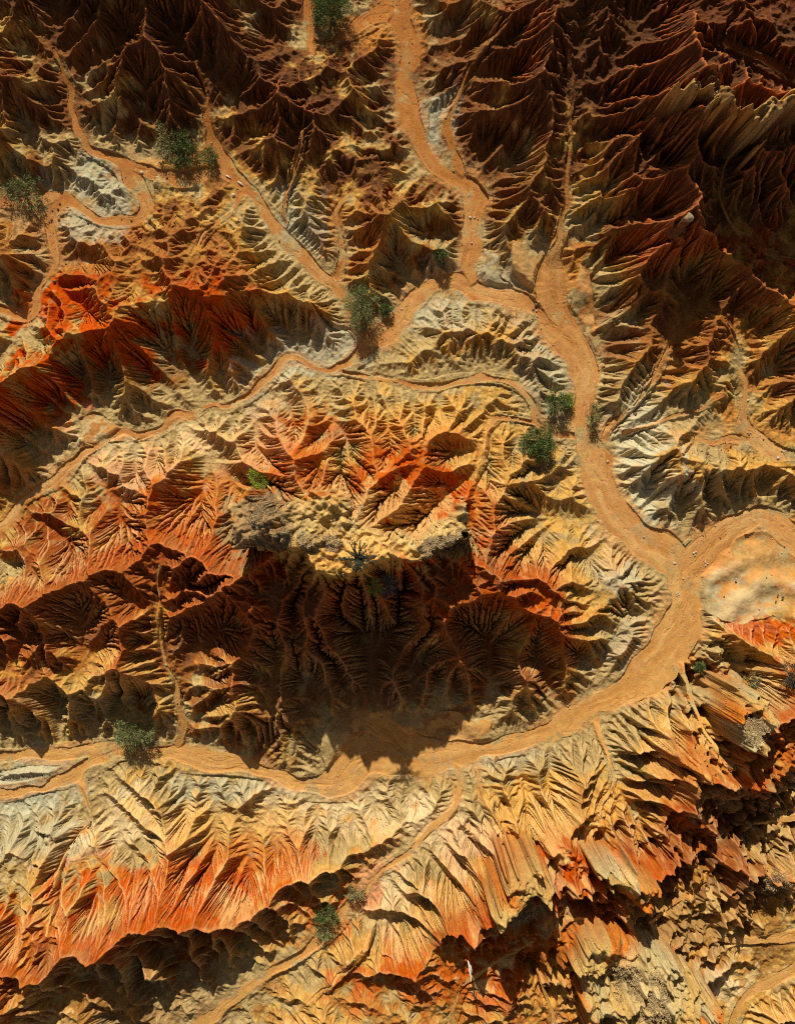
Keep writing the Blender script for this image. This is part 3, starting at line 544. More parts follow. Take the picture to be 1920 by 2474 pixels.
    sc = mix(sc, (.36, .13, .035), .55 * smooth(-STREAK + .3 * n5, .5, 1.7)); sc = mix(sc, (.60, .37, .15), .45 * smooth(st2, .2, 1.6))
    global BRAID; BRAID = smooth(.10 - np.abs(flow_noise(120, 17, 8, 3) + .25), 0, .07) * smooth(-WD, 2, 6)
    sc = mix(sc, (.27, .10, .03), .35 * BRAID * (FLAT == 0))
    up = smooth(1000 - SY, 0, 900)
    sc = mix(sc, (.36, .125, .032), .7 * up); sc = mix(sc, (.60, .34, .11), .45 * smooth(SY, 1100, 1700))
    gy_ = (FLAT == 2).astype(float); sc = mix(sc, (.52, .47, .30), .9 * blur(gy_, 2)); sc = mix(sc, (.50, .45, .28), (FLAT == 1) * .5 * smooth(.5 * n1 + .5 * n3 + .8 * fanst, .0, 1.0)); sc = mix(sc, (.56, .36, .15), .6 * (FLAT == 3)); sc = mix(sc, (.36, .21, .09), .4 * ((FLAT == 5) | (FLAT == 6)) * smooth(n1 + n3, -.8, .6))
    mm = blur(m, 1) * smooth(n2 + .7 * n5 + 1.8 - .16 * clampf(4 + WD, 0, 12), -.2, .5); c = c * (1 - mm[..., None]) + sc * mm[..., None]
    cp = blur(CAP, 3)
    cc = mix(np.zeros(sh + (3,)) + np.array((.46, .30, .11)), (.68, .52, .28), smooth(n2 + .5 * n4, .3, 1.5)); cc = mix(cc, (.50, .17, .04), smooth(-n1, .3, 1.2)); cc = mix(cc, (.30, .25, .12), .7 * smooth(n4 + n2, .4, 1.8))
    c = c * (1 - cp[..., None]) + cc * cp[..., None]
    for x, y, rx, ry, kc, w in ((630, 1265, 85, 75, (.30, .20, .095), .95), (770, 1315, 55, 30, (.34, .23, .10), .7), (1080, 1318, 70, 30, (.42, .29, .12), .8), (830, 1350, 150, 45, (.60, .33, .10), .85), (900, 1240, 170, 70, (.60, .41, .16), .6), (1080, 1290, 90, 30, (.60, .42, .18), .5), (1560, 2390, 130, 80, (.46, .36, .18), .6)):
        q = ((SX - x) / rx) ** 2 + ((SY - y) / ry) ** 2
        c = mix(c, kc, w * smooth(1.2 - np.sqrt(q) + .15 * n2 + .15 * n5, 0, .35))
    c = mix(c, (.46, .25, .085), .75 * cp * smooth(600 - SY, 0, 60)); c = mix(c, (.07, .03, .014), .7 * smooth(820 - SY, 0, 620) * (1 - mm) * smooth(t, 1.5, 3.5) * (1 - crest))  # upper cap ochre; then shade painted into the upper slopes, crests left out
    return np.clip(c, .01, .85)

BLOBS = [
 (200, 1450, 250, 190, 'x', .7), (520, 1560, 160, 210, 'x', .7), (800, 1560, 330, 200, 'e', .8), (1100, 1640, 160, 80, 'e', .6), (1200, 1500, 230, 130, 'x', .5), (330, 1230, 200, 80, 'x', .6), (520, 1200, 100, 70, 'x', .6), (700, 1040, 120, 60, 'x', .6), (1000, 1150, 150, 90, 'x', .5), (420, 2240, 330, 60, 'x', .6), (1080, 2400, 260, 90, 'x', .6), (1560, 1980, 230, 90, 'x', .4),(1780, 2250, 200, 100, 'b', .5),(1700,120,330,170,'b',.8),
 (400, 60, 620, 230, 'd', .85), (1300, 130, 600, 290, 'd', .85), (100, 560, 240, 120, 'x', .35), (350, 600, 260, 90, 'x', .3), (220, 900, 260, 70, 'd', .6), (560, 800, 200, 70, 'd', .4), (1680, 830, 260, 120, 'x', .45), (1230, 560, 110, 110, 'd', .5), (880, 560, 110, 90, 'x', .4), (730, 300, 200, 110, 'd', .5), (800, 1370, 110, 40, 'G', .9), (1700, 330, 330, 330, 'b', .75), (1250, 420, 200, 200, 'd', .6), (1650, 720, 330, 170, 'd', .55), (120, 260, 260, 110, 'd', .6),
 (230, 790, 260, 75, 'r', .95), (50, 930, 130, 70, 'r', .9), (430, 720, 110, 40, 'r', .6), (60, 1010, 120, 40, 'r', .6), (1700, 590, 170, 45, 'r', .7), (1830, 235, 130, 40, 'r', .6), (1760, 10, 160, 40, 'r', .5), (1010, 1170, 170, 110, 'r', .7), (800, 1050, 150, 60, 'r', .55), (380, 1220, 160, 100, 'r', .5), (1280, 1470, 110, 60, 'r', .6),
 (420, 2150, 300, 80, 'r', .7), (660, 1130, 130, 60, 'r', .5), (250, 1330, 180, 50, 'r', .5), (560, 1500, 60, 130, 'r', .5), (700, 2050, 120, 60, 'r', .45), (100, 2300, 220, 90, 'r', .45), (1200, 2050, 120, 70, 'r', .4), (1500, 2100, 130, 60, 'r', .5), (1050, 2350, 180, 80, 'r', .45), (1640, 1880, 150, 60, 's', .6),
 (200, 1420, 240, 190, 'd', .45), (620, 1560, 240, 220, 'd', .5), (950, 1530, 240, 150, 'd', .5), (300, 2380, 260, 90, 'd', .5),
 (250, 440, 90, 60, 'g', .8), (210, 540, 60, 40, 'g', .7), (700, 560, 60, 90, 'g', .7), (1050, 290, 40, 60, 'g', .8), (1190, 680, 90, 60, 'g', .8), (1060, 765, 110, 40, 'g', .7), (1565, 1170, 115, 130, 'w', .95), (1550, 1050, 70, 110, 'w', .75), (1310, 880, 70, 110, 'g', .6), (760, 860, 110, 50, 'g', .8), (650, 950, 90, 60, 'g', .4), (1760, 1420, 130, 80, 'g', .6), (1500, 1395, 70, 40, 'g', .7), (1520, 1560, 50, 60, 'g', .6), (80, 1880, 160, 60, 'g', .8), (500, 1920, 190, 40, 'g', .7), (90, 2010, 120, 80, 'g', .6), (1220, 1830, 150, 40, 'g', .5), (900, 1740, 200, 60, 'e', .5), (1880, 1525, 90, 32, 'r', .8),
 (760, 1960, 180, 60, 'c', .5), (330, 1990, 120, 60, 'c', .5), (1130, 2020, 90, 70, 'c', .5), (940, 2160, 60, 70, 'c', .5), (1730, 2380, 60, 40, 'c', .8), (560, 2000, 200, 70, 'o', .6), (620, 1150, 260, 110, 'o', .2), (600, 2120, 260, 90, 'r', .35), (250, 2170, 160, 70, 'r', .4), (300, 1080, 160, 70, 'c', .35), (560, 1060, 110, 80, 'c', .3), (960, 1000, 190, 70, 'o', .5), (1400, 1200, 110, 120, 'o', .4), (1380, 1950, 130, 90, 'o', .5), (1290, 1960, 100, 100, 'o', .5), (840, 1260, 200, 60, 'c', .2), (1550, 2370, 170, 90, 'k', .7), (1620, 2230, 180, 80, 'k', .4), (1810, 1730, 80, 90, 'k', .5), (1700, 1650, 70, 70, 'x', .5), (1750, 1850, 120, 60, 'o', .3), (1760, 2060, 170, 90, 'b', .4), (1850, 1980, 120, 90, 'b', .7), (1270, 2170, 70, 60, 'k', .7), (1790, 1340, 200, 90, 's', .5),
 (700, 1210, 90, 60, 'k', .6), (640, 1260, 80, 80, 'k', .9), (1250, 650, 130, 160, 's', .2), (1790, 1050, 160, 40, 's', .6), (1340, 680, 60, 110, 's', .7), (960, 60, 130, 50, 's', .7), (450, 410, 150, 40, 's', .6),
]

def soil_material(name, bump=.8, grain=1.0, rocky=False):
    m = bpy.data.materials.new(name); m.use_nodes = True; nt = m.node_tree; N = nt.nodes; L = nt.links; N.clear()
    out = N.new('ShaderNodeOutputMaterial'); b = N.new('ShaderNodeBsdfPrincipled'); L.new(b.outputs[0], out.inputs[0])
    b.inputs['Roughness'].default_value = .95; b.inputs['Specular IOR Level'].default_value = .12
    at = N.new('ShaderNodeAttribute'); at.attribute_name = 'soil'
    tc = N.new('ShaderNodeTexCoord')
    def noise(scale, detail, rough=.6, dist=0):
        n = N.new('ShaderNodeTexNoise'); n.inputs['Scale'].default_value = scale; n.inputs['Detail'].default_value = detail; n.inputs['Roughness'].default_value = rough; n.inputs['Distortion'].default_value = dist
        L.new(tc.outputs['Object'], n.inputs['Vector']); return n
    n1 = noise(1.3, 6, .65, .3); n2 = noise(9, 5, .7)
    def mr(src, a, c_):
        r = N.new('ShaderNodeMapRange'); r.inputs['From Min'].default_value = .3; r.inputs['From Max'].default_value = .7; r.inputs['To Min'].default_value = a; r.inputs['To Max'].default_value = c_
        L.new(src, r.inputs['Value']); return r.outputs[0]
    mu = N.new('ShaderNodeMath'); mu.operation = 'MULTIPLY'; L.new(mr(n1.outputs[0], .86, 1.14), mu.inputs[0]); L.new(mr(n2.outputs[0], 1 - .24 * grain, 1 + .24 * grain), mu.inputs[1])
    vm = N.new('ShaderNodeVectorMath'); vm.operation = 'SCALE'; L.new(at.outputs['Color'], vm.inputs[0]); L.new(mu.outputs[0], vm.inputs['Scale'])
    hs = N.new('ShaderNodeHueSaturation'); L.new(vm.outputs[0], hs.inputs['Color']); hs.inputs['Saturation'].default_value = 1.05
    L.new(mr(noise(2.7, 4).outputs[0], .488, .512), hs.inputs['Hue'])
    L.new(hs.outputs[0], b.inputs['Base Color'])
    bm0 = N.new('ShaderNodeBump'); bm0.inputs['Distance'].default_value = .03; bm0.inputs['Strength'].default_value = .7; L.new(noise(16, 4, .7).outputs[0], bm0.inputs['Height'])
    bm_ = N.new('ShaderNodeBump'); L.new(bm0.outputs[0], bm_.inputs['Normal']); bm_.inputs['Distance'].default_value = .12 if not rocky else .12; bm_.inputs['Strength'].default_value = bump
    n3 = noise(6 if not rocky else 3.5, 8, .72); L.new(n3.outputs[0], bm_.inputs['Height']); L.new(bm_.outputs[0], b.inputs['Normal'])
    return m

def grid_object(name, mask, Z, C, mat, label=None):
    """one mesh from the faces of the height grid whose mask is set"""
    ny, nx = Z.shape
    idx = np.arange(ny * nx).reshape(ny, nx)
    f = np.stack([idx[:-1, :-1], idx[1:, :-1], idx[1:, 1:], idx[:-1, 1:]], -1)[mask].reshape(-1)
    used = np.zeros(ny * nx, bool); used[f] = True
    remap = np.cumsum(used) - 1; f = remap[f].astype(np.int32)
    co = np.stack([(GX.ravel() - CX) * PX, -(GY.ravel() - CY) * PX, Z.ravel()], -1)[used].astype(np.float32)
    me = bpy.data.meshes.new(name); nf = len(f) // 4
    me.vertices.add(len(co)); me.vertices.foreach_set('co', co.ravel())
    me.loops.add(len(f)); me.loops.foreach_set('vertex_index', f)
    me.polygons.add(nf); me.polygons.foreach_set('loop_start', np.arange(0, nf * 4, 4, dtype=np.int32)); me.polygons.foreach_set('loop_total', np.full(nf, 4, np.int32))
    me.polygons.foreach_set('use_smooth', np.ones(nf, bool))
    ca = me.color_attributes.new('soil', 'FLOAT_COLOR', 'POINT')
    cc = np.ones((len(co), 4), np.float32); cc[:, :3] = C.reshape(-1, 3)[used]; ca.data.foreach_set('color', cc.ravel())
    me.update(calc_edges=True)
    me.materials.append(mat)
    o = bpy.data.objects.new(name, me); col.objects.link(o); o['kind'] = 'structure'
    if label: o['label'] = label
    return o

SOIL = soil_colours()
Z = H + (.022 * vnoise(H.shape, 2.6, 950) + .018 * vnoise(H.shape, 5, 949)) * ~WASHM
Z = Z + np.where(WASHM & (FLAT == 0), np.clip(STREAK, -2, 2) * .018, 0) + np.where(FLAT == 1, STREAK * .16, 0) + np.where(FLAT > 1, .09 * fbm(H.shape, 22, 951, 5), 0)
Z = Z - BRAID * .05 * (FLAT == 0) * WASHM
Z = Z + ~WASHM * (.10 + .10 * vnoise(H.shape, 30, 958)) * smooth(30 - WD, 0, 20)
_u = (GX * .45 + GY * .89); _v = (GX * .89 - GY * .45); _r = np.random.default_rng(77).standard_normal((400, 400))
def _ln(cu, cv, o):
    u, v = _u / cu + o, _v / cv + o + 60 + .8 * vnoise(H.shape, 34, 970 + o) + .3 * vnoise(H.shape, 14, 975 + o); iu, iv = np.floor(u).astype(int), np.floor(v).astype(int); fu, fv = u - iu, v - iv; iu %= 399; iv %= 399; fu = fu * fu * (3 - 2 * fu); fv = fv * fv * (3 - 2 * fv)
    return (_r[iu, iv] * (1-fu) + _r[iu+1, iv] * fu) * (1-fv) + (_r[iu, iv+1] * (1-fu) + _r[iu+1, iv+1] * fu) * fv
Z = Z + blur((FLAT == 2).astype(float), 4) * .12 * _ln(60, 12, 5)
# pitted, crumbling rock
def patch(x, y, rx, ry, zz=9):
    px, py = plan(x, y, zz); return clampf(1.5 - np.hypot((GX - px) / rx, (GY - py) / ry) + .25 * vnoise(H.shape, 25, 959))
pit = np.maximum.reduce([patch(1580, 2200, 300, 130), patch(1820, 2080, 170, 110), patch(1560, 2390, 190, 110), patch(1820, 1740, 100, 100, 12), patch(1780, 1880, 150, 60), patch(900, 1220, 200, 60, 13) * .2, patch(1700, 230, 120, 50, 14) * .8])
rg = 1 - np.abs(fbm(H.shape, 11, 960, 3)) ; rg2 = 1 - np.abs(fbm(H.shape, 26, 965, 2))
Z = Z + pit * ~WASHM * (.75 * (rg - .4) + 1.1 * (rg2 - .4))
rock = CAP > 0
Z = Z + rock * (.09 * fbm(H.shape, 9, 952, 3) + .05 * vnoise(H.shape, 2.8, 955))
fm = lambda m: m[:-1, :-1] & m[1:, 1:] & m[1:, :-1] & m[:-1, 1:]
mw, mc = fm(WASHM), fm(rock)
M_SOIL = soil_material('eroded_clay_and_sandstone'); M_SAND = soil_material('wash_sand', bump=.35, grain=.8); M_ROCK = soil_material('crusted_rock', bump=.9, grain=1.6, rocky=True)
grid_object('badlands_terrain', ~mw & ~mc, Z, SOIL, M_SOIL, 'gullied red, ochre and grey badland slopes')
grid_object('dry_riverbed', mw, Z, SOIL, M_SAND, 'orange sandy dry wash winding between the slopes')
grid_object('mesa_top', mc & ~mw, Z, SOIL, M_ROCK, 'crusty ochre rock caps on top of the ridges')
print('ground built', round(time.process_time(), 1), flush=True)
# ------------------------------------------------------------------ things
def simple_mat(name, c1, c2, scale=8.0, rough=.9, bump=.3):
    m = bpy.data.materials.new(name); m.use_nodes = True; nt = m.node_tree; b = nt.nodes['Principled BSDF']
    b.inputs['Roughness'].default_value = rough; b.inputs['Specular IOR Level'].default_value = .2
    n = nt.nodes.new('ShaderNodeTexNoise'); n.inputs['Scale'].default_value = scale; n.inputs['Detail'].default_value = 6
    tc = nt.nodes.new('ShaderNodeTexCoord'); nt.links.new(tc.outputs['Object'], n.inputs['Vector'])
    r = nt.nodes.new('ShaderNodeValToRGB'); r.color_ramp.elements[0].position = .35; r.color_ramp.elements[1].position = .65
    r.color_ramp.elements[0].color = (*c1, 1); r.color_ramp.elements[1].color = (*c2, 1)
    nt.links.new(n.outputs[0], r.inputs[0]); nt.links.new(r.outputs[0], b.inputs['Base Color'])
    bp = nt.nodes.new('ShaderNodeBump'); bp.inputs['Strength'].default_value = bump; bp.inputs['Distance'].default_value = .03
    nt.links.new(n.outputs[0], bp.inputs['Height']); nt.links.new(bp.outputs[0], b.inputs['Normal'])
    return m
M_STONE = simple_mat('pale_stone', (.34, .22, .12), (.62, .48, .32)); M_WHITE = simple_mat('white_stone', (.42, .34, .25), (.64, .55, .43))
M_DARKST = simple_mat('brown_stone', (.10, .055, .03), (.24, .13, .06))
M_BARK = simple_mat('grey_brown_bark', (.13, .09, .05), (.28, .20, .12), 14)
M_DEAD = simple_mat('bleached_wood', (.55, .48, .38), (.80, .74, .62), 14)
M_GREEN = simple_mat('dark_green_leaves', (.07, .115, .028), (.15, .20, .055), 3, .7, 0)
M_OLIVE = simple_mat('olive_leaves', (.20, .19, .07), (.32, .28, .11), 3, .7, 0)
M_BRIGHT = simple_mat('bright_green_leaves', (.20, .30, .03), (.38, .42, .05), 3, .7, 0)
M_GREYG = simple_mat('grey_green_leaves', (.13, .17, .055), (.26, .27, .10), 3, .7, 0)
M_SUCC = simple_mat('blue_black_succulent', (.022, .026, .018), (.07, .08, .055), 6, .6, 0)
M_TWIG = simple_mat('grey_bare_twigs', (.26, .23, .19), (.44, .40, .33), 10)
M_SCRUB = simple_mat('dry_grey_scrub', (.30, .20, .09), (.56, .41, .22), 5, .9, 0)
M_HOOD = simple_mat('brown_sandstone_column', (.10, .035, .014), (.20, .075, .025), 2.5)
M_CAPR = simple_mat('pale_cap_stone', (.22, .15, .08), (.36, .26, .14), 2.5)

def new_mesh(name, V, F, mat, parent=None, smooth_=False):
    me = bpy.data.meshes.new(name); me.from_pydata([tuple(map(float, v)) for v in V], [], F); me.materials.append(mat)
    if smooth_: me.polygons.foreach_set('use_smooth', [True] * len(F))
    o = bpy.data.objects.new(name, me); col.objects.link(o)
    if parent: o.parent = parent
    return o
def tag(o, label, cat, group=None):
    o['label'] = label; o['category'] = cat
    if group: o['group'] = group
    return o
def root(name, loc, label, cat, group=None):
    e = bpy.data.objects.new(name, None); col.objects.link(e); e.location = loc; e.empty_display_size = .3
    return tag(e, label, cat, group)
def tube(V, F, pts, rads, n=6):
    base = len(V); pts = [Vector(p) for p in pts]
    for i, p in enumerate(pts):
        d = (pts[min(i+1, len(pts)-1)] - pts[max(i-1, 0)]).normalized()
        u = d.cross(Vector((.31, .77, .55))).normalized(); w = d.cross(u)
        for k in range(n):
            a_ = 2 * math.pi * k / n; V.append(p + (u * math.cos(a_) + w * math.sin(a_)) * rads[i])
    for i in range(len(pts) - 1):
        for k in range(n):
            q = base + i * n; F.append((q + k, q + (k+1) % n, q + n + (k+1) % n, q + n + k))
    F.append(tuple(base + (len(pts)-1) * n + k for k in range(n))); F.append(tuple(base + n - 1 - k for k in range(n)))
def foot(px, py, h):
    """ground point under something whose middle, h metres up, shows at px, py"""
    g = ground(px, py)
    for _ in range(6):
        x, y = plan(px, py, g.z + h); kx = 1 - g.z / HC
        g = ground(CX + (x - CX) / kx, CY + (y - CY) / kx)
    return g

def shrub(px, py, rx, ry, h, leafm, label, dens=1.0, seed=0, tall=1.0, name='shrub', group='shrubs scattered along the washes', leaf=.20, stem_m=None):
    r = random.Random(seed * 7 + 3); g = foot(px, py, h * .55)
    k = PX * (1 - (g.z + h * .5) / HC); RX, RY = rx * k, ry * k
    o = root(name, g - Vector((0, 0, .03)), label, 'shrub', group)
    V, F = [], []; tips = []
    ns = 9
    for i in range(ns):
        a_ = 2 * math.pi * (i + r.random() * .7) / ns; q = r.uniform(.25, .85)
        tip = Vector((math.cos(a_) * RX * q, math.sin(a_) * RY * q, h * r.uniform(.5, .85)))
        mid = tip * .45 + Vector((r.uniform(-.1, .1), r.uniform(-.1, .1), h * .12))
        tube(V, F, [(0, 0, -.12), mid, tip], [.05 * h / 2, .032 * h / 2, .012], 5); tips.append(tip)
        for _ in range(3):
            t2 = tip + Vector((r.uniform(-.4, .4) * RX, r.uniform(-.4, .4) * RY, r.uniform(.0, .25) * h)); tube(V, F, [mid.lerp(tip, r.uniform(.2, .8)), t2], [.016, .006], 4)
    new_mesh('stem', V, F, stem_m or M_BARK, o)
    V, F = [], []
    nc = int(120 * dens * max(.35, RX * RY / 2.2))
    for _ in range(nc):
        a_ = r.uniform(0, 2 * math.pi); q = r.random() ** .55
        wob = 1 + .22 * math.sin(3 * a_ + seed) + .14 * math.sin(5 * a_ + 2 * seed)
        el_ = r.uniform(.1, 1)
        c = Vector((math.cos(a_) * RX * q * wob, math.sin(a_) * RY * q * wob, h * (.2 + .75 * el_ * math.sqrt(max(0, 1 - .75 * q * q)))))
        outd = (c - Vector((0, 0, h * .15))).normalized()
        for _ in range(26):
            p = c + Vector((r.gauss(0, .13), r.gauss(0, .13), r.gauss(0, .11))) * (.6 + .25 * h)
            d = (outd + Vector((r.gauss(0, .5), r.gauss(0, .5), r.gauss(0, .4)))).normalized(); L_ = leaf * r.uniform(.6, 1.5)
            s = d.cross(Vector((r.gauss(0, 1), r.gauss(0, 1), r.gauss(0, 1)))).normalized() * r.uniform(.013, .026)
            b_ = len(V); V += [p - s, p + s, p + d * L_ * .6 + s * .8, p + d * L_, p + d * L_ * .6 - s * .8]; F.append((b_, b_+1, b_+2, b_+3, b_+4))
    new_mesh('foliage', V, F, leafm, o)
    return o

SHR = [
 (798, 16, 44, 40, 3.0, M_GREEN, 'dense dark green shrub on the red slope at the upper edge', 1.5, 1.0),
 (415, 340, 46, 38, 1.6, M_OLIVE, 'pale sparse olive bush spread beside a darker green one', .55, 1.0),
 (443, 362, 30, 36, 2.2, M_GREEN, 'dark green bush growing through a pale sparse olive one', 1.1, 1.0),
 (506, 380, 17, 20, 1.1, M_GREEN, 'small dark shrub by the sandy wash right of the big olive bush', .8, 1.0),
 (52, 462, 46, 36, 1.8, M_GREYG, 'sparse grey-green bush by the wash near the left edge', .6, 1.0),
 (872, 738, 33, 48, 3.0, M_GREYG, 'tall green shrub where the diagonal wash meets the broad orange wash', 1.4, 1.0),
 (933, 749, 11, 12, .8, M_GREEN, 'tiny dark bush right of the tall green shrub at the junction', .9, 1.0),
 (1062, 613, 13, 13, .9, M_GREEN, 'small dark bush on a knoll beside the straight wash', .8, 1.0),
 (1344, 968, 26, 26, 2.0, M_GREEN, 'green shrub on pale clay, upper one of a pair', 1.2, 1.0),
 (1371, 966, 11, 14, 1.2, M_BRIGHT, 'yellow-green bush beside the wash, next to a darker shrub', .7, 1.0),
 (1304, 1068, 37, 42, 2.6, M_GREEN, 'big round dark green shrub left of the wide orange wash', 1.6, 1.0),
 (1432, 1005, 16, 34, 1.6, M_GREYG, 'thin grey-green bush on the right bank of the wide wash', .6, 1.0),
 (627, 1158, 24, 24, 1.4, M_BRIGHT, 'bright lime green shrub on the tip of the mesa', 1.4, 1.0),
 (318, 1776, 44, 32, 2.2, M_GREYG, 'green feathery shrub in the lower wash at the left', 1.3, 1.0),
 (857, 2158, 22, 18, 1.3, M_OLIVE, 'sparse olive bush at the edge of the lower diagonal gully', .8, 1.0),
 (790, 2210, 26, 24, 1.8, M_GREEN, 'dark green shrub half in shade in the lower diagonal gully', 1.1, 1.0),
 (782, 2255, 20, 16, 1.2, M_GREYG, 'thin grey-green bush just below a dark shrub in the gully', .6, 1.0),
 (1692, 1612, 10, 9, .7, M_GREEN, 'tiny green bush on a lit rib by the lower right wash', .8, 1.0),
 (1826, 1648, 22, 18, 1.1, M_OLIVE, 'small olive bush in the shaded hollow above the rocky knoll', .7, 1.0),
 (1916, 1630, 24, 26, 1.6, M_SUCC, 'blackish shrub cut off by the right edge', 1.0, 1.0),
 (1692, 2466, 20, 14, 1.0, M_GREYG, 'grey-green tuft on the ochre plateau at the bottom edge', 1.0, 1.0),
 (1880, 2128, 30, 22, 1.3, M_SCRUB, 'dark grey-brown shrub on a rocky spur near the right edge', .7, 1.0),
 (905, 1418, 16, 22, 1.0, M_BRIGHT, 'green sprig hanging on the cliff beside a grey bare bush', .5, 1.0),
]
for i, (x, y, rx, ry, h, m, lab, dn, tl) in enumerate(SHR):
    shrub(x, y, rx, ry, h, m, lab, dn, i + 1, tl)

# grey leafless bush hanging at the rim of the mesa
def bare_bush(px, py, R, label, seed):
    r = random.Random(seed); g = foot(px, py, .5); o = root('bare_bush', g - Vector((0, 0, .05)), label, 'bush')
    V, F = [], []
    tube(V, F, [(0, 0, -.1), (.02, 0, .3)], [.09, .06], 6); new_mesh('stem', V, F, M_BARK, o)
    V, F = [], []
    for _ in range(150):
        a_ = r.uniform(0, 2 * math.pi); L_ = R * r.uniform(.5, 1.1); up = r.uniform(.3, 1.1)
        e_ = Vector((math.cos(a_) * L_, math.sin(a_) * L_, up)); m_ = e_ * .5 + Vector((r.gauss(0, .05), r.gauss(0, .05), .18))
        tube(V, F, [(0, 0, .1), m_, e_], [.016, .012, .005], 4)
        for _ in range(2):
            t_ = m_.lerp(e_, r.random()); tube(V, F, [t_, t_ + Vector((r.gauss(0, .2), r.gauss(0, .2), .12))], [.008, .004], 3)
    new_mesh('twigs', V, F, M_TWIG, o)
bare_bush(932, 1408, 1.5, 'leafless grey bush with spreading twigs on the mesa cliff edge', 5)

# dark many-armed plant standing on the orange ledge
def armed_plant(px, py):
    r = random.Random(9); g = foot(px, py, .8); o = root('succulent', g - Vector((0, 0, .05)), 'blue-black plant with knobbly radiating arms on the orange mesa ledge', 'plant')
    V, F = [], []; tube(V, F, [(0, 0, -.1), (0, 0, .5), (.03, .05, .9)], [.16, .13, .1], 8); new_mesh('trunk', V, F, M_SUCC, o)
    arms = [(100, 1.75), (82, 1.6), (118, 1.5), (66, 1.4), (180, 1.8), (170, 1.1), (8, 1.7), (352, 1.5), (25, .9), (215, 1.0), (250, 1.0), (290, 1.1), (320, .9), (140, 1.0), (45, 1.1), (270, .7)]
    for a_, L_ in arms:
        a_ = math.radians(a_ + r.uniform(-4, 4)); V, F = [], []
        pts = [Vector((math.cos(a_) * L_ * t, math.sin(a_) * L_ * t, .7 + .5 * math.sin(t * 2.2) + .1 * t)) + Vector((r.gauss(0, .03), r.gauss(0, .03), 0)) for t in (0, .25, .5, .75, 1)]
        tube(V, F, pts, [.07, .06, .05, .045, .02], 6)
        for p_, q_ in zip(pts, pts[1:]):
            for _ in range(int(9 * (1.4 - p_.length / 2.2))):
                c = p_.lerp(q_, r.random()) + Vector((r.gauss(0, .07), r.gauss(0, .07), r.gauss(.02, .05))); s = r.uniform(.035, .075); b_ = len(V)
                V += [c + Vector((s, 0, 0)), c + Vector((0, s, 0)), c + Vector((-s, 0, 0)), c + Vector((0, -s, 0)), c + Vector((0, 0, s * 1.2)), c - Vector((0, 0, s))]
                F += [(b_, b_+1, b_+4), (b_+1, b_+2, b_+4), (b_+2, b_+3, b_+4), (b_+3, b_, b_+4), (b_+1, b_, b_+5), (b_+2, b_+1, b_+5), (b_+3, b_+2, b_+5), (b_, b_+3, b_+5)]
        new_mesh('arm', V, F, M_SUCC, o)
armed_plant(864, 1352)

# stones
def stone_mesh(seed, mat, elong=1.0):
    bm = bmesh.new(); bmesh.ops.create_icosphere(bm, subdivisions=2, radius=1.0); r = random.Random(seed)
    dirs = [Vector((r.gauss(0, 1), r.gauss(0, 1), r.gauss(0, 1))).normalized() for _ in range(9)]; offs = [r.uniform(.55, .9) for _ in dirs]
    for v in bm.verts:
        for d, q in zip(dirs, offs):
            t = v.co.dot(d)
            if t > q: v.co -= d * (t - q)
        v.co *= 1 + r.uniform(-.04, .04)
        v.co.z *= .75; v.co.x *= elong
    me = bpy.data.meshes.new('stone'); bm.to_mesh(me); bm.free(); me.materials.append(mat); return me
SM = {m: [stone_mesh(k + 10 * i, mt) for k in range(5)] for i, (m, mt) in enumerate((('p', M_STONE), ('w', M_WHITE), ('d', M_DARKST)))}
ORD = ['leftmost', 'second from the left', 'third from the left', 'fourth from the left', 'fifth from the left', 'sixth from the left', 'seventh from the left', 'eighth from the left', 'ninth from the left', 'tenth from the left']
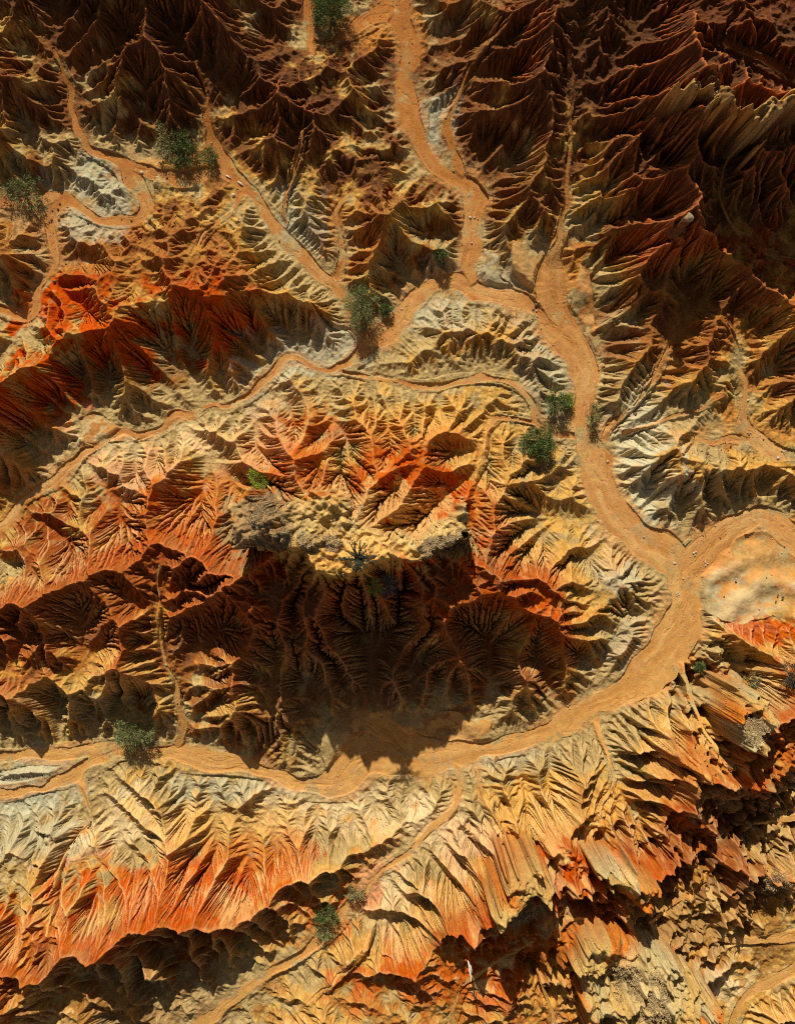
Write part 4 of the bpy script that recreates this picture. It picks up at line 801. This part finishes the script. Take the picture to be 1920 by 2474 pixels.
CLUSTERS = [
 ('pale stone in the row of three across the narrow upper wash', [(1135, 525, 3.3, 'w'), (1146, 526, 2.8, 'w'), (1154, 529, 1.8, 'p')]),
 ('stone in the long pile at the foot of the sand fan', [(1294, 738, 5.4, 'd'), (1301, 730, 2.8, 'p'), (1287, 748, 3.2, 'd'), (1295, 751, 2.6, 'p'), (1290, 760, 2.4, 'p'), (1285, 765, 2.4, 'w'), (1297, 765, 2.6, 'p'), (1283, 775, 2.8, 'w')]),
 ('pale stone of the heap above the wash confluence', [(1675, 1336, 3.0, 'w'), (1680, 1334, 2.4, 'w'), (1677, 1341, 2.4, 'w')]),
 ('pale stone of the heap on the sand right of the confluence', [(1702, 1358, 2.4, 'w'), (1703, 1366, 2.6, 'w'), (1708, 1362, 2.2, 'w'), (1699, 1354, 1.8, 'p')]),
 ('pale stone of the heap below the confluence', [(1633, 1434, 2.4, 'w'), (1637, 1431, 2.4, 'w'), (1639, 1437, 2.6, 'p'), (1634, 1438, 2.2, 'w')]),
 ('small stone by the foot of the grey clay mound', [(1648, 1297, 2.6, 'd'), (1646, 1304, 1.8, 'p'), (1697, 1294, 2.2, 'd')]),
 ('brown stone on the sand of the right-hand wash', [(1739, 1300, 2.0, 'd'), (1752, 1291, 1.8, 'd'), (1727, 1270, 2.2, 'p')]),
 ('stone of the loose heap on the striped fan', [(1869, 1410, 2.6, 'p'), (1874, 1409, 2.4, 'p'), (1872, 1415, 2.8, 'd'), (1867, 1416, 2.2, 'p'), (1876, 1414, 2.2, 'p')]),
 ('stone in the trio below the loose heap on the fan', [(1878, 1437, 2.4, 'd'), (1889, 1443, 3.2, 'd'), (1873, 1453, 2.6, 'd')]),
 ('dark stone in the pair above the loose heap', [(1850, 1396, 2.6, 'd'), (1863, 1391, 2.0, 'd')]),
 ('stone on the sandy flat under the right gully', [(1708, 1095, 4.2, 'd'), (1695, 1090, 2.8, 'd'), (1683, 1088, 1.8, 'd'), (1741, 1086, 1.6, 'd'), (1751, 1069, 2.0, 'd'), (1758, 1088, 1.8, 'd'), (1764, 1078, 2.6, 'd')]),
 ('stone on the fan between gully and wash', [(1804, 1045, 2.4, 'p'), (1808, 1050, 2.4, 'd'), (1812, 1046, 2.0, 'p'), (1843, 1062, 2.8, 'd'), (1871, 1073, 2.2, 'd'), (1878, 1068, 2.6, 'd')]),
 ('stone of the heap in the wash near the right edge', [(1886, 1077, 2.8, 'd'), (1887, 1089, 2.6, 'p'), (1892, 1092, 2.8, 'p'), (1893, 1097, 2.2, 'p'), (1897, 1090, 1.8, 'p')]),
 ('brown stone by the small fan under the dark ridge', [(1665, 1051, 2.2, 'd'), (1676, 1052, 2.6, 'd')]),
 ('stone scattered by the pale clay knoll at the left', [(145, 492, 3.0, 'd'), (141, 505, 3.4, 'd'), (93, 501, 2.6, 'd'), (127, 509, 2.0, 'd'), (125, 531, 3.4, 'd'), (120, 536, 2.6, 'd'), (74, 523, 2.6, 'd'), (144, 521, 3.0, 'd')]),
 ('dark stone inside the bend of the looping wash', [(295, 530, 1.8, 'd'), (318, 533, 3.0, 'd'), (318, 548, 3.0, 'd'), (337, 557, 2.2, 'd'), (319, 565, 2.2, 'd'), (286, 570, 2.6, 'd'), (300, 586, 2.8, 'd')]),
 ('dark stone by the lower bend of the left wash', [(160, 638, 2.6, 'd'), (132, 680, 3.6, 'd')]),
 ('small stone on the sand under the long shadow edge', [(1185, 1771, 2.4, 'p'), (1223, 1768, 2.2, 'p'), (1227, 1770, 1.8, 'p')]),
 ('stone beside the wash where the clay tongue ends', [(226, 1857, 2.6, 'd'), (241, 1868, 2.8, 'd'), (240, 1878, 2.2, 'd')]),
 ('pale pebble on the shaded grey fan', [(722, 818, 2.6, 'p'), (727, 822, 2.8, 'p'), (729, 828, 2.0, 'p')]),
]
SINGLES = [
 (1139, 587, 3.0, 'w', 'lone white stone halfway down the narrow straight wash'), (1190, 743, 2.6, 'w', 'lone pale stone above the pale clay island'),
 (1628, 1361, 3.2, 'w', 'white stone on the left side of the confluence sand'), (1649, 1398, 2.6, 'w', 'small pale stone alone in the middle of the confluence'),
 (1777, 1399, 3.0, 'p', 'single stone in the middle of the striped fan'), (1748, 1441, 1.8, 'd', 'tiny dark stone low on the striped fan'),
 (1833, 1471, 2.6, 'w', 'whitish stone at the lower edge of the striped fan'), (1893, 1321, 2.4, 'd', 'stone on the outer curve of the right-hand wash'), (1887, 1335, 2.6, 'w', 'pale stone just below a brown one on the outer curve'),
 (1428, 1056, 2.6, 'p', 'stone at the right edge of the wide wash by the thin bush'), (1467, 1115, 3.0, 'w', 'white stone at the foot of the long pale clay slope'),
 (1524, 1001, 6.5, 'w', 'large white boulder on the knoll above the clay slopes'), (1533, 1000, 5.5, 'd', 'dark boulder touching the large white one on the knoll'),
 (1805, 967, 3.0, 'w', 'white stone stuck in the orange gully on the right'), (1878, 1107, 4.0, 'w', 'white slab under the stone heap near the right edge'),
 (343, 417, 4.5, 'w', 'white stone in the sand at the neck of the looping wash'), (404, 429, 3.0, 'd', 'brown stone below the big olive bush'),
 (565, 472, 4.4, 'w', 'square pale stone where the clay spur meets the diagonal wash'), (213, 539, 3.0, 'd', 'dark stone perched on the white clay rim'),
 (1805, 1008, 2.4, 'd', 'dark stone in the shade beside the orange gully'), (1430, 1618, 3.4, 'w', 'white rock on the pale knob above the lower wash'),
 (1771, 2322, 3.6, 'w', 'white stone on the slope above the lower right wash'), (675, 582, 2.4, 'd', 'dark stone in the middle of the diagonal wash'),
 (672, 118, 2.4, 'd', 'small dark stone on the red ridge near the upper left'), (988, 151, 2.0, 'd', 'tiny stone in the upper wash bend'), (1190, 1000, 1.8, 'p', 'tiny pale stone on the curled side gully'),
]
nst = 0
def put_stone(x, y, r_, kind, label, group):
    global nst
    g = ground(x, y); o = bpy.data.objects.new('boulder' if r_ > 4 else 'stone', SM[kind][nst % 5]); col.objects.link(o)
    s = r_ * PX * 1.05; o.location = g + Vector((0, 0, s * .35)); o.scale = (s, s * (.85 + .1 * (nst % 3)), s * .95); o.rotation_euler = (0, 0, nst * 1.7); nst += 1
    tag(o, label, 'stone', group)
for d, L_ in CLUSTERS:
    for k, (x, y, r_, kd) in enumerate(sorted(L_)):
        n = len(L_); w = ORD[k] if k < n - 1 or n == 1 else 'rightmost'
        if n == 2: w = ('left', 'right')[k]
        if n == 3: w = ('left', 'middle', 'right')[k]
        put_stone(x, y, r_, kd, f'{w} {d}' if n <= 3 else f'{w}, {d}', 'loose stones lying in the washes')
for x, y, r_, kd, lab in SINGLES: put_stone(x, y, r_, kd, lab, 'loose stones lying in the washes')

def log(p0, p1, r_, label):
    a_, b_ = ground(*p0), ground(*p1); m_ = (a_ + b_) / 2; V, F = [], []
    up = Vector((0, 0, r_ * .9)); tube(V, F, [a_ - m_ + up, (a_ - m_) * .3 + up * 1.1, (b_ - m_) * .4 + up * 1.1, b_ - m_ + up], [r_ * .7, r_, r_ * .9, r_ * .5], 7)
    V2, F2 = [], []; q = (b_ - m_) * .3 + up; tube(V2, F2, [q, q + Vector((.12, .1, .12))], [r_ * .4, r_ * .2], 5)
    o = new_mesh('log', V, F, M_DEAD); o.location = m_; tag(o, label, 'log', 'dry logs in the diagonal wash'); new_mesh('branch_stub', V2, F2, M_DEAD, o)
log((546, 424), (558, 431), .07, 'thin bleached log lying in the sand, upper one of the two')
log((575, 439), (587, 448), .08, 'bleached log with a dark hollow beside it, lower of the two')

# standing dead trunk
g = foot(1131, 2326, .2); o = root('dead_tree', g - Vector((0, 0, .2)), 'white forked dead trunk standing in the dark gully below the ridge', 'tree')
V, F = [], []; tube(V, F, [(0, 0, -.3), (.03, 0, .9), (0, 0, 1.9), (.03, 0, 2.7), (.0, -.02, 3.3)], [.09, .08, .07, .055, .03], 8); new_mesh('trunk', V, F, M_DEAD, o)
V, F = [], []; tube(V, F, [(.02, 0, .7), (.16, .02, 1.0), (.18, 0, 1.7), (.13, 0, 2.1)], [.055, .05, .04, .02], 7); new_mesh('limb', V, F, M_DEAD, o)
# thin dead stalk at the clay mound
g = foot(1702, 1262, .5); o = root('dead_stalk', g - Vector((0, 0, .1)), 'thin dead stalk standing on the tip of the clay mound', 'stalk')
V, F = [], []; tube(V, F, [(0, 0, -.1), (.01, 0, .7), (0, .02, 1.35)], [.035, .028, .012], 6); new_mesh('stem', V, F, M_TWIG, o)
V, F = [], []; tube(V, F, [(0, .01, .9), (.1, .06, 1.15)], [.014, .006], 5); new_mesh('twig', V, F, M_TWIG, o)

# stone-capped pillar
g = foot(1659, 531, 2.6); o = root('rock_pillar', g - Vector((0, 0, .7)), 'brown rock pillar with a pointed pale cap stone on the dark ridge', 'rock')
bm = bmesh.new(); rr = random.Random(4); rings = 14; seg = 20; PH = 3.2; prev = None
for i in range(rings + 1):
    t = i / rings; R_ = (.55 * (1 - t) ** 1.6 + .27 + .10 * math.sin(t * 9)) ; ring = []
    for k in range(seg):
        a_ = 2 * math.pi * k / seg; q = R_ * (1 + .10 * math.sin(3 * a_ + 4 * t) + .07 * math.sin(7 * a_ - 6 * t) + rr.uniform(-.035, .035))
        ring.append(bm.verts.new((math.cos(a_) * q + .1 * t, math.sin(a_) * q * .9 + .15 * t, PH * t)))
    if prev:
        for k in range(seg): bm.faces.new((prev[k], prev[(k+1) % seg], ring[(k+1) % seg], ring[k]))
    prev = ring
bm.faces.new(prev); me = bpy.data.meshes.new('column'); bm.to_mesh(me); bm.free(); me.materials.append(M_HOOD); c_ = bpy.data.objects.new('column', me); col.objects.link(c_); c_.parent = o
bm = bmesh.new(); bmesh.ops.create_icosphere(bm, subdivisions=3, radius=1)
for v in bm.verts:
    x, y, z = v.co; k = 1 + rr.uniform(-.05, .05) + .08 * math.sin(5 * x + 3 * y)
    v.co = Vector((x * .34 * k + .12 + .12 * max(x, 0), y * .28 * k + .1 + (.22 if y > 0 else 0) * max(0, y) * (1 - abs(x)), PH + .12 + z * .26 * k + .08 * y))
me = bpy.data.meshes.new('cap_stone'); bm.to_mesh(me); bm.free(); me.materials.append(M_CAPR); c_ = bpy.data.objects.new('cap_stone', me); col.objects.link(c_); c_.parent = o

# low dry scrub on the mesa and the other caps: too much to count
def scrub(polys, n, seed):
    r = random.Random(seed); V, F = [], []
    for poly, cnt in polys:
        xs = [p[0] for p in poly]; ys = [p[1] for p in poly]; k = 0
        while k < cnt:
            x, y = r.uniform(min(xs), max(xs)), r.uniform(min(ys), max(ys)); ins = False; m_ = len(poly)
            for q in range(m_):
                (x1, y1), (x2, y2) = poly[q], poly[(q+1) % m_]
                if (y1 > y) != (y2 > y) and x < (x2 - x1) * (y - y1) / (y2 - y1) + x1: ins = not ins
            if not ins: continue
            k += 1
            g = ground(x + r.gauss(0, 5), y + r.gauss(0, 5)); s = r.uniform(.04, .09)
            for _ in range(9):
                a_ = r.uniform(0, 6.28); d = Vector((math.cos(a_), math.sin(a_), r.uniform(.2, 1.0))).normalized() * s * r.uniform(.8, 1.6); w = Vector((-math.sin(a_), math.cos(a_), 0)) * .02
                b_ = len(V); V += [g - w, g + w, g + d + w * .5, g + d - w * .5]; F.append((b_, b_+1, b_+2, b_+3))
    o = new_mesh('dry_scrub', V, F, M_SCRUB); o['kind'] = 'stuff'; o['label'] = 'low grey-green scrub covering the mesa top'
scrub([([(625, 1185), (660, 1195), (700, 1290), (705, 1325), (570, 1325), (560, 1280), (590, 1220)], 7000), ([(720, 1300), (800, 1290), (830, 1320), (780, 1345), (730, 1335)], 900), ([(1010, 1310), (1110, 1290), (1150, 1300), (1100, 1335), (1020, 1350)], 1800), ([(820, 1200), (850, 1180), (880, 1230), (850, 1280), (800, 1270)], 250), ([(1225, 2130), (1270, 2135), (1330, 2150), (1320, 2200), (1230, 2240)], 1800), ([(1780, 1740), (1870, 1720), (1870, 1790), (1790, 1800)], 900), ([(1480, 2330), (1600, 2350), (1650, 2400), (1640, 2470), (1500, 2470)], 1800), ([(1690, 215), (1760, 225), (1830, 260), (1800, 265)], 150)], 0, 31)
# gravel in the washes and at the foot of the slopes, litter under the shrubs
r = np.random.default_rng(12)
near = np.argwhere((WD < 26) & (WD > -60)); near = near[r.integers(0, len(near), 26000)]
cl = vnoise(H.shape, 18, 980)[near[:, 0], near[:, 1]]; near = near[(cl > .35) | (r.random(len(near)) < .12)]
V, F = [], []
octv = np.array([(1, 0, 0), (0, 1, 0), (-1, 0, 0), (0, -1, 0), (0, 0, .8), (0, 0, -.6)]); octf = [(0, 1, 4), (1, 2, 4), (2, 3, 4), (3, 0, 4), (1, 0, 5), (2, 1, 5), (3, 2, 5), (0, 3, 5)]
for (i, j) in near:
    s_ = .022 * math.exp(r.normal(0, .5)); a_ = r.uniform(0, 6.28); R3 = np.array([[math.cos(a_), -math.sin(a_), 0], [math.sin(a_), math.cos(a_), 0], [0, 0, 1]])
    p = np.array(((GX[i, j] - CX) * PX + r.uniform(-.04, .04), -(GY[i, j] - CY) * PX + r.uniform(-.04, .04), Z[i, j] + s_ * .3)); b_ = len(V)
    V.extend((octv * (1 + r.uniform(-.3, .3, (6, 3)))) @ R3.T * s_ + p); F.extend([tuple(b_ + q for q in f) for f in octf])
o = new_mesh('gravel', V, F, M_STONE); o['kind'] = 'stuff'; o['label'] = 'fine gravel strewn along the dry washes'
V, F = [], []
rr = random.Random(77)
for (x, y, rx, ry, h_, m_, lab, dn, tl) in SHR:
    if h_ < .9: continue
    for _ in range(int(9 * rx * ry / 9)):
        px_, py_ = x + rr.gauss(0, rx * .8) + h_ * 2, y + rr.gauss(0, ry * .8) + h_ * 9
        if not (0 < px_ < 1920 and 0 < py_ < 2474): continue
        g = ground(px_, py_); a_ = rr.uniform(0, 6.28); L_ = rr.uniform(.08, .28); d = Vector((math.cos(a_), math.sin(a_), rr.uniform(.1, .9))) * L_; w = Vector((-math.sin(a_), math.cos(a_), 0)) * .012
        b_ = len(V); V += [g - w, g + w, g + d]; F.append((b_, b_+1, b_+2))
o = new_mesh('leaf_litter', V, F, M_BARK); o['kind'] = 'stuff'; o['label'] = 'brown twigs and dry litter under the shrubs'
print('things built', flush=True)
